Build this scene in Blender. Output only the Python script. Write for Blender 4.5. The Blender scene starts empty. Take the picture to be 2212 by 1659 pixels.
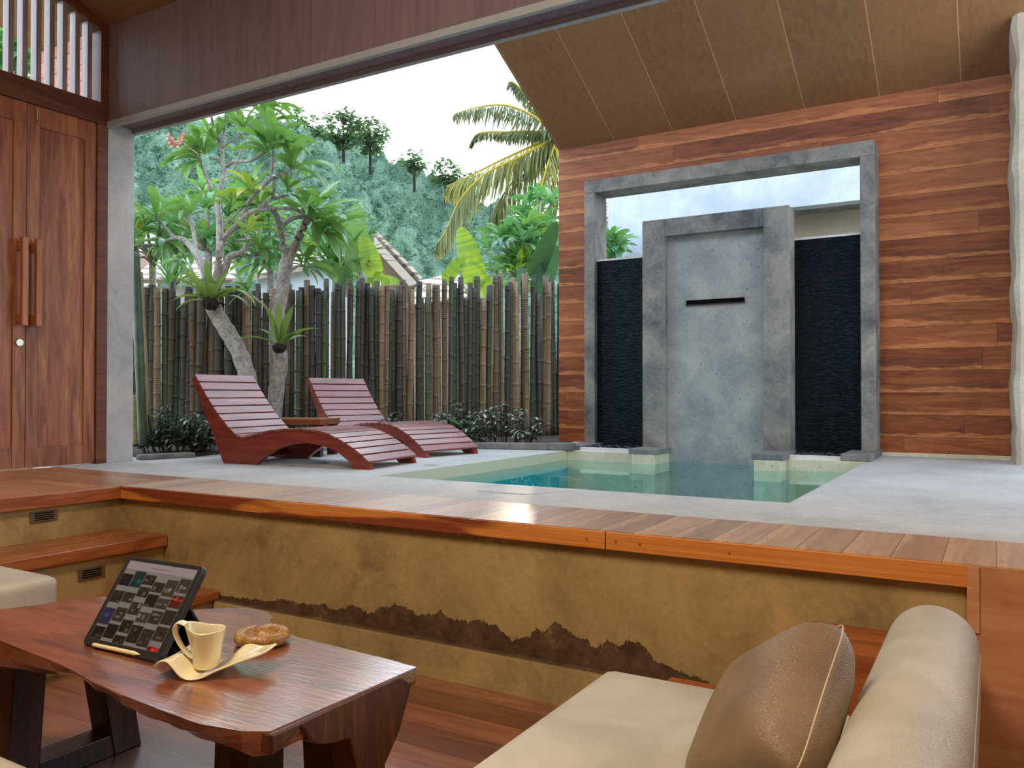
import bpy, bmesh, math, random
from mathutils import Vector, Matrix, noise
random.seed(7)
PI = math.pi
C = bpy.context.scene.collection
V = Vector

# ------------------------------------------------------------------ camera
F, CX, CY, CAMZ = 1769.0, 1106.0, 829.5, 0.52
TH = math.atan(1044 / 1769); PIT = math.atan(20.5 / 1769)
cam_d = bpy.data.cameras.new('camera'); cam = bpy.data.objects.new('camera', cam_d); C.objects.link(cam)
cam.location = (0, 0, CAMZ); cam.rotation_euler = (PI / 2 + PIT, 0, TH)
cam_d.sensor_width = 36; cam_d.lens = 36 * F / 2212; cam_d.clip_start = 0.02; cam_d.clip_end = 500
bpy.context.scene.camera = cam
FW = (-math.sin(TH), math.cos(TH)); RT = (math.cos(TH), math.sin(TH))

def at(px, py, d):
    """world point at optical depth d seen along a photo direction"""
    a = (px - CX) / F; b = (CY - py) / F
    dd = math.cos(PIT) - b * math.sin(PIT); u = math.sin(PIT) + b * math.cos(PIT)
    return V((FW[0] * dd + RT[0] * a, FW[1] * dd + RT[1] * a, u)) * d + V((0, 0, CAMZ))

# ------------------------------------------------------------------ node helper
class NT:
    def __init__(s, name):
        s.m = bpy.data.materials.new(name); s.m.use_nodes = True
        s.t = s.m.node_tree; s.t.nodes.clear()
        s.out = s.t.nodes.new('ShaderNodeOutputMaterial')
    def n(s, typ, ins=None, **kw):
        nd = s.t.nodes.new(typ)
        for k, v in kw.items(): setattr(nd, k, v)
        for k, v in (ins or {}).items():
            if isinstance(v, bpy.types.NodeSocket): s.t.links.new(v, nd.inputs[k])
            else: nd.inputs[k].default_value = v
        return nd
    def math(s, op, a, b=0.0, c=0.0):
        return s.n('ShaderNodeMath', {0: a, 1: b, 2: c}, operation=op).outputs[0]
    def comb(s, x, y, z):
        return s.n('ShaderNodeCombineXYZ', {0: x, 1: y, 2: z}).outputs[0]
    def obj(s):
        return s.n('ShaderNodeTexCoord').outputs['Object']
    def sep(s, v):
        return s.n('ShaderNodeSeparateXYZ', {0: v}).outputs
    def noise(s, vec, scale=5, detail=4, rough=.55, dist=0.0, w=None):
        ins = {'Vector': vec, 'Scale': scale, 'Detail': detail, 'Roughness': rough, 'Distortion': dist}
        nd = s.n('ShaderNodeTexNoise', noise_dimensions='4D' if w is not None else '3D')
        for k, v in ins.items():
            if isinstance(v, bpy.types.NodeSocket): s.t.links.new(v, nd.inputs[k])
            else: nd.inputs[k].default_value = v
        if w is not None: s.t.links.new(w, nd.inputs['W'])
        return nd.outputs['Fac'] if 'Fac' in nd.outputs else nd.outputs[0]
    def ramp(s, fac, stops, interp='LINEAR'):
        nd = s.n('ShaderNodeValToRGB', {0: fac}); cr = nd.color_ramp; cr.interpolation = interp
        while len(cr.elements) < len(stops): cr.elements.new(.5)
        for e, (p, c) in zip(cr.elements, stops):
            e.position = p; e.color = (*c, 1) if len(c) == 3 else c
        return nd.outputs[0]
    def mix(s, fac, a, b, blend='MIX'):
        nd = s.n('ShaderNodeMix', data_type='RGBA', blend_type=blend)
        for k, v in ((0, fac), (6, a), (7, b)):
            if isinstance(v, bpy.types.NodeSocket): s.t.links.new(v, nd.inputs[k])
            else: nd.inputs[k].default_value = (*v, 1) if isinstance(v, (tuple, list)) and len(v) == 3 else v
        return nd.outputs[2]
    def step(s, x, lo, hi):
        return s.n('ShaderNodeMapRange', {0: x, 1: lo, 2: hi, 3: 0.0, 4: 1.0}).outputs[0]
    def bump(s, h, strength=.3, dist=.01):
        return s.n('ShaderNodeBump', {'Height': h, 'Strength': strength, 'Distance': dist}).outputs[0]
    def bsdf(s, color, rough=.6, normal=None, **kw):
        ins = {'Base Color': (*color, 1) if isinstance(color, tuple) and len(color) == 3 else color, 'Roughness': rough}
        for k, v in kw.items(): ins[k.replace('_', ' ')] = v
        if normal is not None: ins['Normal'] = normal
        return s.n('ShaderNodeBsdfPrincipled', ins).outputs[0]
    def done(s, sh):
        s.t.links.new(sh, s.out.inputs[0]); return s.m

def srgb(r, g, b):
    f = lambda c: (c / 255 / 12.92) if c / 255 <= .04045 else ((c / 255 + .055) / 1.055) ** 2.4
    return (f(r), f(g), f(b))

AX = {'x': 0, 'y': 1, 'z': 2}
def m_wood(name, cols, axis='x', rough=.4, scale=1.0, coat=0.0, stretch=9.0, bump=.12, spec=.5, coatr=.12, coati=1.5):
    n = NT(name); p = n.sep(n.obj()); s = [stretch] * 3; s[AX[axis]] = .9
    rnd = n.n('ShaderNodeObjectInfo').outputs['Random']
    off = n.math('MULTIPLY', rnd, 13.0)
    v = n.comb(n.math('ADD', n.math('MULTIPLY', p[0], s[0] * scale), off), n.math('MULTIPLY', p[1], s[1] * scale), n.math('MULTIPLY', p[2], s[2] * scale))
    g = n.noise(v, 1.6, 6, .6, 1.2); fine = n.noise(v, 9, 3, .6, .3)
    f = n.math('ADD', n.math('MULTIPLY', g, .8), n.math('MULTIPLY', fine, .25))
    k = len(cols) - 1
    col = n.ramp(f, [(.3 + .42 * i / k, c) for i, c in enumerate(cols)])
    kw = {'Specular_IOR_Level': spec}
    if coat: kw['Coat_Weight'] = coat; kw['Coat_Roughness'] = coatr; kw['Coat_IOR'] = coati; kw['Coat_Normal'] = n.bump(fine, bump * .6, .003)
    return n.done(n.bsdf(col, rough, n.bump(fine, bump, .004), **kw))

def m_planks(name, cols, width, across, along, length=2.2, gap=.004, rough=.45, coat=0.0, streak=None, bump=.15, contrast=1.0, joints=True, spec=.5, gapcol=(.01, .005, .003), phase=0.0, coatr=.15):
    n = NT(name); p = n.sep(n.obj()); a = n.math('ADD', p[AX[across]], phase); l = p[AX[along]]
    o = p[[i for i in range(3) if i not in (AX[across], AX[along])][0]]
    aw = n.math('DIVIDE', a, width); idx = n.math('FLOOR', aw)
    r1 = n.n('ShaderNodeTexWhiteNoise', {'W': idx}, noise_dimensions='1D').outputs[0]
    l2 = n.math('ADD', n.math('DIVIDE', l, length), n.math('MULTIPLY', r1, 7.3)); j = n.math('FLOOR', l2)
    r2 = n.n('ShaderNodeTexWhiteNoise', {'Vector': n.comb(idx, j if joints else 0.0, 3.0)}, noise_dimensions='3D').outputs[0]
    off = n.math('MULTIPLY', r2, 40.0)
    v = n.comb(n.math('ADD', n.math('MULTIPLY', l, 1.1), off), n.math('ADD', n.math('MULTIPLY', a, 9.0), off), n.math('MULTIPLY', o, 9.0))
    g = n.noise(v, 1.5, 5, .55, 1.6); fine = n.noise(v, 8, 3, .6, .5)
    f = n.math('ADD', n.math('MULTIPLY', n.math('SUBTRACT', r2, .5), .3 * contrast), n.math('ADD', n.math('MULTIPLY', g, .8), n.math('MULTIPLY', fine, .2)))
    k = len(cols) - 1
    col = n.ramp(f, [(.25 + .5 * i / k, c) for i, c in enumerate(cols)])
    if streak:
        fa0 = n.math('FRACT', aw)
        wob = n.noise(n.comb(n.math('ADD', n.math('MULTIPLY', l, 1.6), off), idx, 0.0), 1.0, 3, .6)
        edge = n.math('ADD', n.math('MULTIPLY', wob, 1.1), -.33)
        mk = n.math('MULTIPLY', n.step(n.math('SUBTRACT', edge, fa0), 0.0, .06), n.step(fine, .25, .6))
        col = n.mix(n.math('MULTIPLY', mk, .7), col, streak)
    fa = n.math('FRACT', aw); m1 = n.math('MULTIPLY', n.math('MINIMUM', fa, n.math('SUBTRACT', 1.0, fa)), width)
    gm = n.math('LESS_THAN', m1, gap / 2)
    if joints:
        fl = n.math('FRACT', l2); m2 = n.math('MULTIPLY', n.math('MINIMUM', fl, n.math('SUBTRACT', 1.0, fl)), length)
        gm = n.math('MAXIMUM', gm, n.math('LESS_THAN', m2, gap / 3))
    col = n.mix(n.math('MULTIPLY', gm, .8), col, gapcol)
    h = n.math('SUBTRACT', n.math('MULTIPLY', fine, .3), gm)
    kw = {'Specular_IOR_Level': spec}
    if coat: kw['Coat_Weight'] = coat; kw['Coat_Roughness'] = coatr; kw['Coat_IOR'] = 1.75
    return n.done(n.bsdf(col, rough, n.bump(h, bump, .006), **kw))

def m_concrete(name, c1, c2, rough=.75, scale=2.0, pits=0.0, bump=.2):
    n = NT(name); o = n.obj()
    big = n.noise(o, scale, 6, .65, .4); fine = n.noise(o, 40, 4, .6)
    f = n.math('ADD', n.math('MULTIPLY', big, .8), n.math('MULTIPLY', fine, .22))
    col = n.ramp(f, [(.34, c1), (.68, c2)]); h = fine
    if pits:
        vo = n.n('ShaderNodeTexVoronoi', {'Vector': o, 'Scale': pits}); d = vo.outputs['Distance']
        size = n.math('MULTIPLY', n.step(n.sep(vo.outputs['Color'])[0], .72, 1.0), .22)
        pm = n.math('LESS_THAN', d, size)
        col = n.mix(n.math('MULTIPLY', pm, .75), col, tuple(x * .18 for x in c1)); h = n.math('SUBTRACT', fine, pm)
    return n.done(n.bsdf(col, rough, n.bump(h, bump, .004)))

def m_plain(name, col, rough=.5, bump=0.0, bscale=60, **kw):
    n = NT(name); o = n.obj(); nz = n.noise(o, 6, 3); c = n.mix(nz, tuple(x * .85 for x in col), tuple(min(1, x * 1.12) for x in col))
    nm = n.bump(n.noise(o, bscale, 3), bump, .003) if bump else None
    return n.done(n.bsdf(c, rough, nm, **kw))

def m_leather(name, c1, c2, rough=.38, bs=.35):
    n = NT(name); o = n.obj()
    vo = n.n('ShaderNodeTexVoronoi', {'Vector': o, 'Scale': 260.0}, feature='DISTANCE_TO_EDGE').outputs[0]
    big = n.noise(o, 3.5, 3, .5, .6); wr = n.noise(o, 22, 4, .6, .8)
    h = n.math('ADD', n.math('MULTIPLY', n.step(vo, 0, .25), .5), n.math('MULTIPLY', wr, 1.2))
    col = n.ramp(big, [(.35, c1), (.65, c2)])
    return n.done(n.bsdf(col, rough, n.bump(h, bs, .0022), Specular_IOR_Level=.5))

def m_leaf(name, stops, trans, tr=.45, rough=.35, spec=.5, tm=.65):
    n = NT(name)
    at_ = n.n('ShaderNodeAttribute', attribute_name='tint').outputs['Fac']
    nz = n.noise(n.obj(), 9, 3)
    f = n.math('ADD', n.math('MULTIPLY', at_, .8), n.math('MULTIPLY', nz, .25))
    col = n.ramp(f, stops)
    tcol = n.mix(tm, col, (*trans, 1))
    p = n.bsdf(col, rough, None, Specular_IOR_Level=spec)
    t = n.n('ShaderNodeBsdfTranslucent', {'Color': tcol}).outputs[0]
    return n.done(n.n('ShaderNodeMixShader', {0: tr, 1: p, 2: t}).outputs[0])

# ------------------------------------------------------------------ objects
def link(name, bm, mat, parent=None, smooth=False, bevel=0.0, subsurf=0, recalc=True):
    if recalc: bmesh.ops.recalc_face_normals(bm, faces=bm.faces[:])
    me = bpy.data.meshes.new(name); bm.to_mesh(me); bm.free()
    o = bpy.data.objects.new(name, me); C.objects.link(o)
    for m in (mat if isinstance(mat, (list, tuple)) else [mat]): me.materials.append(m)
    if parent: o.parent = parent
    if smooth:
        for p in me.polygons: p.use_smooth = True
    if bevel:
        b = o.modifiers.new('bevel', 'BEVEL'); b.width = bevel; b.segments = 2; b.limit_method = 'ANGLE'; b.angle_limit = .6
    if subsurf:
        b = o.modifiers.new('sub', 'SUBSURF'); b.levels = subsurf; b.render_levels = subsurf
    return o
def tag(o, label, cat, group=None, kind=None):
    if label: o['label'] = label
    if cat: o['category'] = cat
    if group: o['group'] = group
    if kind: o['kind'] = kind
    return o
def thing(name, label, cat, loc=(0, 0, 0), rz=0.0, group=None):
    o = bpy.data.objects.new(name, None); C.objects.link(o); o.location = loc; o.rotation_euler = (0, 0, rz)
    o.empty_display_size = .1
    return tag(o, label, cat, group)
def struct(name, bm, mat, **kw):
    o = link(name, bm, mat, **kw); o['kind'] = 'structure'; return o
def dup(root, label=None):
    r = root.copy(); C.objects.link(r)
    if label: r['label'] = label
    for ch in list(root.children):
        c = ch.copy(); C.objects.link(c); c.parent = r
        for g in ch.children:
            d = g.copy(); C.objects.link(d); d.parent = c
    return r
def B(): return bmesh.new()
def box(bm, x0, x1, y0, y1, z0, z1, mi=0):
    vs = [bm.verts.new((x, y, z)) for z in (z0, z1) for y in (y0, y1) for x in (x0, x1)]
    for f in ((0, 2, 3, 1), (4, 5, 7, 6), (0, 1, 5, 4), (2, 6, 7, 3), (0, 4, 6, 2), (1, 3, 7, 5)):
        fc = bm.faces.new([vs[i] for i in f]); fc.material_index = mi
    return bm
def bx(*a, **k): return box(B(), *a, **k)
def hexa(bm, pts):
    vs = [bm.verts.new(p) for p in pts]
    for f in ((0, 2, 3, 1), (4, 5, 7, 6), (0, 1, 5, 4), (2, 6, 7, 3), (0, 4, 6, 2), (1, 3, 7, 5)):
        bm.faces.new([vs[i] for i in f])
    return bm
def prism(bm, poly, fn0, fn1):
    """poly: 2d list; fn0/fn1 map (u,v)->3d for the two caps"""
    a = [bm.verts.new(fn0(*p)) for p in poly]; b = [bm.verts.new(fn1(*p)) for p in poly]
    bm.faces.new(a); bm.faces.new(b[::-1]); k = len(poly)
    for i in range(k): bm.faces.new((a[i], b[i], b[(i + 1) % k], a[(i + 1) % k]))
    return bm
def frame_of(d):
    d = d.normalized(); up = V((0, 0, 1)) if abs(d.z) < .9 else V((1, 0, 0))
    s = d.cross(up).normalized(); return s, s.cross(d).normalized()
def tube(bm, pts, rads, seg=8, cap=True):
    rings = []; pts = [V(p) for p in pts]
    for i, p in enumerate(pts):
        d = pts[min(i + 1, len(pts) - 1)] - pts[max(i - 1, 0)]
        s, u = frame_of(d); r = rads[i] if isinstance(rads, (list, tuple)) else rads
        rings.append([bm.verts.new(p + (s * math.cos(2 * PI * k / seg) + u * math.sin(2 * PI * k / seg)) * r) for k in range(seg)])
    for a, b in zip(rings, rings[1:]):
        for k in range(seg): bm.faces.new((a[k], a[(k + 1) % seg], b[(k + 1) % seg], b[k]))
    if cap: bm.faces.new(rings[0][::-1]); bm.faces.new(rings[-1])
    return bm
def smoothline(pts, n=4):
    out = []; P = [V(p) for p in pts]
    for i in range(len(P) - 1):
        p0, p1, p2, p3 = P[max(i - 1, 0)], P[i], P[i + 1], P[min(i + 2, len(P) - 1)]
        for k in range(n):
            t = k / n
            out.append(.5 * ((2 * p1) + (p2 - p0) * t + (2 * p0 - 5 * p1 + 4 * p2 - p3) * t * t + (3 * p1 - p0 - 3 * p2 + p3) * t ** 3))
    out.append(P[-1]); return out
def lathe(bm, prof, seg=40, cx=0, cy=0, fn=None):
    rings = []
    for j, (r, z) in enumerate(prof):
        ring = []
        for k in range(seg):
            a = 2 * PI * k / seg; p = V((cx + r * math.cos(a), cy + r * math.sin(a), z))
            if fn: p = fn(p, a, j)
            ring.append(bm.verts.new(p))
        rings.append(ring)
    for a, b in zip(rings, rings[1:]):
        for k in range(seg): bm.faces.new((a[k], a[(k + 1) % seg], b[(k + 1) % seg], b[k]))
    bm.faces.new(rings[0][::-1]); bm.faces.new(rings[-1])
    return bm
def softbox(x0, x1, y0, y1, z0, z1, r, nx=10, bulge=0.0):
    """rounded cushion block"""
    bm = B(); bmesh.ops.create_cube(bm, size=2)
    bmesh.ops.subdivide_edges(bm, edges=bm.edges[:], cuts=nx, use_grid_fill=True)
    hx, hy, hz = (x1 - x0) / 2, (y1 - y0) / 2, (z1 - z0) / 2; c = V(((x0 + x1) / 2, (y0 + y1) / 2, (z0 + z1) / 2))
    for v in bm.verts:
        q = V(v.co); sgn = [1 if t > 0 else -1 for t in q]
        # concentrate grid lines near edges
        q = V([math.copysign(1 - (1 - abs(t)) ** 1.8, t) for t in q])
        p = V((q.x * hx, q.y * hy, q.z * hz)); inner = V((max(-hx + r, min(hx - r, p.x)), max(-hy + r, min(hy - r, p.y)), max(-hz + r, min(hz - r, p.z))))
        d = p - inner
        if d.length > 1e-9: p = inner + d.normalized() * r
        if bulge: p.z += math.copysign(bulge * (1 - q.x ** 2) * (1 - q.y ** 2), q.z) if abs(q.z) > .5 else 0
        v.co = p + c
    return bm
def tintlayer(bm): return bm.loops.layers.color.get('tint') or bm.loops.layers.color.new('tint')
def leaf(bm, base, d, L, w, droop=.6, roll=0.0, n=6, fold=.22, kind='obovate', tint=None, up=None, stalk=0.0):
    lay = tintlayer(bm); tint = random.random() if tint is None else tint
    d = V(d).normalized(); p = V(base); st = L / n; prev = None
    for i in range(n + 1):
        t = i / n
        s = d.cross(V((0, 0, 1)));  s = s.normalized() if s.length > .05 else V((1, 0, 0))
        if up is not None:
            s2 = d.cross(V(up))
            if s2.length > .05: s = s2.normalized()
        s = Matrix.Rotation(roll, 3, d) @ s; nrm = s.cross(d).normalized()
        if kind == 'obovate': ww = w * (math.sin(PI * min(1, t ** 1.25 * .96 + .02)) ** .8)
        elif kind == 'strap': ww = w * min(1, t * 5 + .3) * (1 - t ** 4) 
        elif kind == 'banana': ww = w * min(1, (max(t - stalk, 0)) * 9) ** .6 * (1 - max(0, (t - .72) / .3) ** 2 * .9)
        else: ww = w * math.sin(PI * (t * .94 + .03)) ** .7
        if kind == 'banana': ww = w * min(1, t * 7 + .05) ** .6 * math.sqrt(max(0, 1 - (max(0, t - .3) / .71) ** 2))
        ww = max(ww, .0015 if L < 5 else .02) if t < 1 else .0
        if t >= 1:
            cur = [bm.verts.new(p)]
        else:
            cur = [bm.verts.new(p + s * ww / 2 - nrm * 0 + nrm * ww * fold), bm.verts.new(p), bm.verts.new(p - s * ww / 2 + nrm * ww * fold)]
        if prev:
            fs = []
            if len(cur) == 3:
                fs.append(bm.faces.new((prev[0], prev[1], cur[1], cur[0]))); fs.append(bm.faces.new((prev[1], prev[2], cur[2], cur[1])))
            else:
                fs.append(bm.faces.new((prev[0], prev[1], cur[0]))); fs.append(bm.faces.new((prev[1], prev[2], cur[0])))
            tt = min(1, max(0, tint + random.uniform(-.16, .16))) if kind == 'banana' else tint
            for f in fs:
                f.smooth = True
                for lp in f.loops: lp[lay] = (tt, tt, tt, 1)
        prev = cur; p = p + d * st
        ax = d.cross(V((0, 0, -1)))
        if ax.length > .01: d = (Matrix.Rotation(droop / n, 3, ax.normalized()) @ d).normalized()
    return bm
def whorl(bm, c, axis, n=10, L=.3, w=.085, spread=1.0, droop=.9, tb=0.5, tv=.5):
    axis = V(axis).normalized(); s, u = frame_of(axis)
    for k in range(n):
        a = 2.4 * k + random.uniform(-.3, .3); e = spread * (.35 + .9 * (k + .5) / n) * random.uniform(.85, 1.15)
        d = axis * math.cos(e) + (s * math.cos(a) + u * math.sin(a)) * math.sin(e)
        leaf(bm, V(c) + axis * random.uniform(-.03, .02), d, L * random.uniform(.75, 1.15), w * random.uniform(.85, 1.15), droop * random.uniform(.6, 1.3), random.uniform(-.5, .5), tint=min(1, max(0, tb + random.uniform(-tv, tv))))

# ------------------------------------------------------------------ materials
M = {}
M['wall_planks'] = m_planks('teak_wall_planks', [srgb(98, 46, 20), srgb(132, 68, 32), srgb(158, 90, 48), srgb(180, 112, 66)], .182, 'z', 'x', 2.6, .004, .5, streak=srgb(216, 142, 84), contrast=1.0, phase=.02)
M['pink_planks'] = m_planks('weathered_planks', [srgb(150, 90, 75), srgb(190, 125, 105), srgb(205, 140, 120)], .2, 'z', 'x', 1.6, .015, .6)
M['edge_planks'] = m_planks('deck_edge_planks', [srgb(144, 102, 70), srgb(178, 134, 96), srgb(204, 162, 120)], .145, 'x', 'y', 3.0, .003, .45, coat=1.0, coatr=.42, streak=srgb(220, 176, 130), joints=False, spec=.6)
M['land_planks'] = m_planks('landing_planks', [srgb(134, 76, 42), srgb(172, 108, 62), srgb(204, 142, 90)], .09, 'y', 'x', 1.8, .003, .4, coat=.7, coatr=.3, streak=srgb(220, 160, 100))
M['floor_planks'] = m_planks('lounge_floor_planks', [srgb(92, 50, 34), srgb(128, 74, 50), srgb(156, 100, 70)], .15, 'y', 'x', 2.4, .004, .35, coat=.8, coatr=.28, spec=.6)
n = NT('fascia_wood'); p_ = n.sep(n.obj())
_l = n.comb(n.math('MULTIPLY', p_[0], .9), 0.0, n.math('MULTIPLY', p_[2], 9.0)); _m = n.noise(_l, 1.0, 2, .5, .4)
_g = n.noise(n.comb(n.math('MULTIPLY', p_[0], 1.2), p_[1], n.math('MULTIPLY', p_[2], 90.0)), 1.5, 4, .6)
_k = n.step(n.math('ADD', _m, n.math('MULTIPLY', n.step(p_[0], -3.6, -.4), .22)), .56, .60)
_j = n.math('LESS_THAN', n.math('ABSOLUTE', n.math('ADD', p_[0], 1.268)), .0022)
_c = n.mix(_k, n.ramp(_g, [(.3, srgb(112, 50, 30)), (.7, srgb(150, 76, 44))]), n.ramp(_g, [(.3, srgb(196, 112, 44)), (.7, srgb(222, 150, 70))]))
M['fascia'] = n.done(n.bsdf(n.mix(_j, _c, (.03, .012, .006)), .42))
M['step_wood'] = m_wood('step_wood', [srgb(100, 46, 22), srgb(150, 84, 44), srgb(180, 112, 62)], 'y', .25, 1.2)
M['door'] = m_wood('door_wood', [srgb(92, 50, 34), srgb(126, 72, 48), srgb(156, 98, 66), srgb(186, 128, 86)], 'z', .4, .7)
M['door_dark'] = m_wood('door_frame_wood', [srgb(62, 34, 26), srgb(98, 56, 40), srgb(120, 70, 48)], 'y', .45)
M['handle'] = m_wood('handle_wood', [srgb(120, 66, 38), srgb(165, 100, 58), srgb(190, 124, 76)], 'z', .35)
M['beam'] = m_planks('beam_panels', [srgb(104, 92, 104), srgb(120, 104, 114), srgb(132, 114, 118)], 1.22, 'x', 'z', 9.0, .002, .5, joints=False, bump=.05, gapcol=(.05, .035, .03))
M['soffit'] = m_planks('soffit_panels', [srgb(128, 92, 60), srgb(146, 106, 70), srgb(158, 116, 80)], .604, 'x', 'y', 9.0, .007, .6, joints=False, bump=.05, gapcol=srgb(214, 176, 130), phase=.224)
M['ceiling'] = m_wood('ceiling_ply', [srgb(120, 90, 70), srgb(140, 104, 78)], 'x', .6)
M['metal_strip'] = m_plain('grey_metal_strip', srgb(166, 176, 184), .4)
M['column'] = m_concrete('grey_render', srgb(156, 160, 164), srgb(196, 198, 200), .8, 1.6)
M['white_plaster'] = m_concrete('rough_white_plaster', srgb(168, 162, 148), srgb(205, 200, 186), .85, 3, bump=.5)
M['portal'] = m_concrete('dark_concrete', srgb(78, 82, 88), srgb(160, 158, 152), .7, 3.4)
M['niche_panel'] = m_concrete('pitted_concrete', srgb(122, 130, 136), srgb(172, 174, 172), .8, 3.0, pits=30.0, bump=.4)
M['coping'] = m_concrete('cream_pool_stone', srgb(196, 188, 158), srgb(226, 220, 196), .7, 4, pits=30.0)
M['lip'] = m_concrete('white_stone_lip', srgb(205, 208, 210), srgb(232, 234, 236), .7, 4)
M['kerb'] = m_concrete('kerb_stone', srgb(92, 94, 96), srgb(140, 140, 138), .8, 5, bump=.5)
M['bluewall'] = m_concrete('pale_blue_wall', srgb(170, 190, 208), srgb(214, 224, 232), .9, 1.6)
M['greywall'] = m_concrete('grey_shaded_wall', srgb(150, 148, 138), srgb(170, 168, 156), .9, 1.6)
M['whitewall'] = m_concrete('white_house_wall', srgb(196, 206, 214), srgb(224, 230, 234), .9, 1)
M['black'] = m_plain('black_gap', (.004, .004, .004), 1.0, Specular_IOR_Level=.05)
M['darkmetal'] = m_plain('dark_metal', (.03, .03, .03), .4, Metallic=.5)
M['steel'] = m_plain('brushed_steel', (.55, .54, .5), .3, Metallic=.9)
M['vent'] = m_plain('vent_grille', srgb(96, 78, 58), .5)
M['soil'] = m_concrete('garden_soil', srgb(40, 34, 26), srgb(74, 62, 48), .95, 8, bump=.8)
M['pebble'] = m_plain('black_pebble', (.022, .022, .025), .35, .1, 30)
M['lounger'] = m_wood('lounger_wood', [srgb(92, 36, 28), srgb(126, 52, 40), srgb(150, 72, 56)], 'x', .33, 1.2, spec=.6)
M['slat'] = m_wood('lounger_slats', [srgb(96, 44, 36), srgb(128, 64, 52), srgb(156, 92, 76)], 'y', .3, 1.2, spec=.6, coat=.4, coatr=.3)
M['small_table'] = m_wood('side_table_wood', [srgb(110, 62, 36), srgb(148, 92, 56)], 'x', .4)
M['table'] = m_wood('table_slab_wood', [srgb(84, 40, 22), srgb(120, 62, 34), srgb(150, 84, 48), srgb(170, 104, 64)], 'x', .35, 1.6, coat=1.0, stretch=7, bump=.3, spec=.6, coatr=.15, coati=2.5)
M['table_end'] = m_wood('table_end_grain', [srgb(52, 28, 18), srgb(86, 46, 26), srgb(120, 66, 32)], 'z', .4, 1.6)
M['darkwood'] = m_wood('dark_leg_wood', [srgb(30, 18, 14), srgb(52, 30, 22), srgb(70, 42, 30)], 'z', .3)
M['leather'] = m_leather('cream_leather', srgb(184, 178, 160), srgb(204, 198, 182), .42, .6)
M['taupe'] = m_leather('taupe_leather', srgb(124, 100, 74), srgb(150, 124, 96), .4, .4)
M['piping'] = m_plain('pale_piping', srgb(216, 196, 160), .5)
M['sofa_wood'] = m_wood('sofa_frame_wood', [srgb(116, 56, 24), srgb(150, 80, 38), srgb(176, 104, 54)], 'x', .4)
M['panel_wood'] = m_wood('end_panel_wood', [srgb(176, 116, 80), srgb(200, 140, 100), srgb(216, 164, 122)], 'x', .4, .7, stretch=6)
M['case'] = m_plain('tablet_case', (.018, .018, .02), .45, .15, 200)
M['ceramic'] = m_plain('cream_ceramic', srgb(236, 224, 186), .12, Specular_IOR_Level=.6)
M['stylus'] = m_plain('white_stylus', srgb(240, 224, 176), .35)
M['coffee'] = m_plain('coffee', (.03, .012, .005), .1)
M['bark'] = m_concrete('frangipani_bark', srgb(104, 102, 100), srgb(182, 178, 172), .85, 22, bump=.6)
M['darkbark'] = m_concrete('root_fibre', srgb(24, 18, 16), srgb(50, 38, 32), .95, 30, bump=.9)
M['palmtrunk'] = m_concrete('palm_trunk', srgb(110, 96, 78), srgb(150, 134, 112), .9, 8)
M['rooftile'] = m_planks('roof_tiles', [srgb(176, 160, 146), srgb(206, 192, 178)], .16, 'z', 'x', 3, .05, .8, gapcol=srgb(112, 98, 90))
M['barge'] = m_plain('roof_bargeboard', srgb(190, 178, 166), .7)
M['gable'] = m_plain('gable_wall', srgb(136, 112, 96), .8)
M['ground'] = m_concrete('outer_ground', srgb(70, 84, 50), srgb(104, 112, 74), .95, 1.5)
M['room'] = m_plain('room_wall', srgb(176, 140, 104), .8)
M['petal'] = m_plain('frangipani_petals', srgb(238, 176, 172), .5)
M['fallen'] = m_plain('dry_leaf', srgb(206, 196, 160), .6)

M['plum'] = m_leaf('frangipani_leaf', [(0, srgb(68, 112, 68)), (.45, srgb(114, 158, 92)), (.8, srgb(158, 192, 108)), (1, srgb(206, 208, 56))], srgb(140, 190, 64), .3, .3, .9)
M['plum2'] = m_leaf('shrub_leaf', [(0, srgb(58, 118, 84)), (.5, srgb(96, 154, 102)), (.85, srgb(130, 172, 84)), (1, srgb(206, 206, 60))], srgb(140, 196, 80), .3, .3, .8)
M['banana'] = m_leaf('banana_leaf', [(0, srgb(56, 98, 64)), (.5, srgb(96, 142, 62)), (1, srgb(160, 184, 48))], srgb(180, 210, 50), .4, .35, .5, .35)
M['banana_dark'] = m_leaf('dark_banana_leaf', [(0, srgb(48, 84, 62)), (.5, srgb(84, 134, 104)), (1, srgb(130, 170, 90))], srgb(120, 170, 70), .15, .4)
M['fern'] = m_leaf('fern_frond', [(0, srgb(76, 116, 58)), (.5, srgb(124, 156, 76)), (1, srgb(184, 190, 90))], srgb(160, 186, 80), .35, .35)
M['spiky'] = m_leaf('spiky_leaf', [(0, srgb(30, 74, 50)), (.6, srgb(50, 104, 66)), (1, srgb(110, 160, 90))], srgb(120, 180, 70), .3, .35)
M['palm'] = m_leaf('palm_leaflet', [(0, srgb(78, 96, 74)), (.5, srgb(118, 130, 76)), (1, srgb(206, 186, 60))], srgb(190, 180, 80), .4, .4, .5, .25)
M['shrub'] = m_leaf('ground_shrub_leaf', [(0, srgb(44, 60, 50)), (.45, srgb(84, 104, 86)), (.75, srgb(130, 140, 126)), (1, srgb(200, 206, 198))], srgb(80, 110, 70), .12, .3, .6)
M['hilltree'] = m_leaf('hill_tree_leaf', [(0, srgb(80, 112, 92)), (.6, srgb(112, 146, 114)), (1, srgb(166, 180, 104))], srgb(150, 180, 90), .3, .6, .2)
M['hillveg'] = m_leaf('hillside_leaf', [(0, srgb(50, 80, 66)), (.5, srgb(84, 122, 92)), (1, srgb(136, 166, 118))], srgb(120, 160, 110), .2, .6, .2)  # scrub greens carry the same painted haze as the hill

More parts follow.
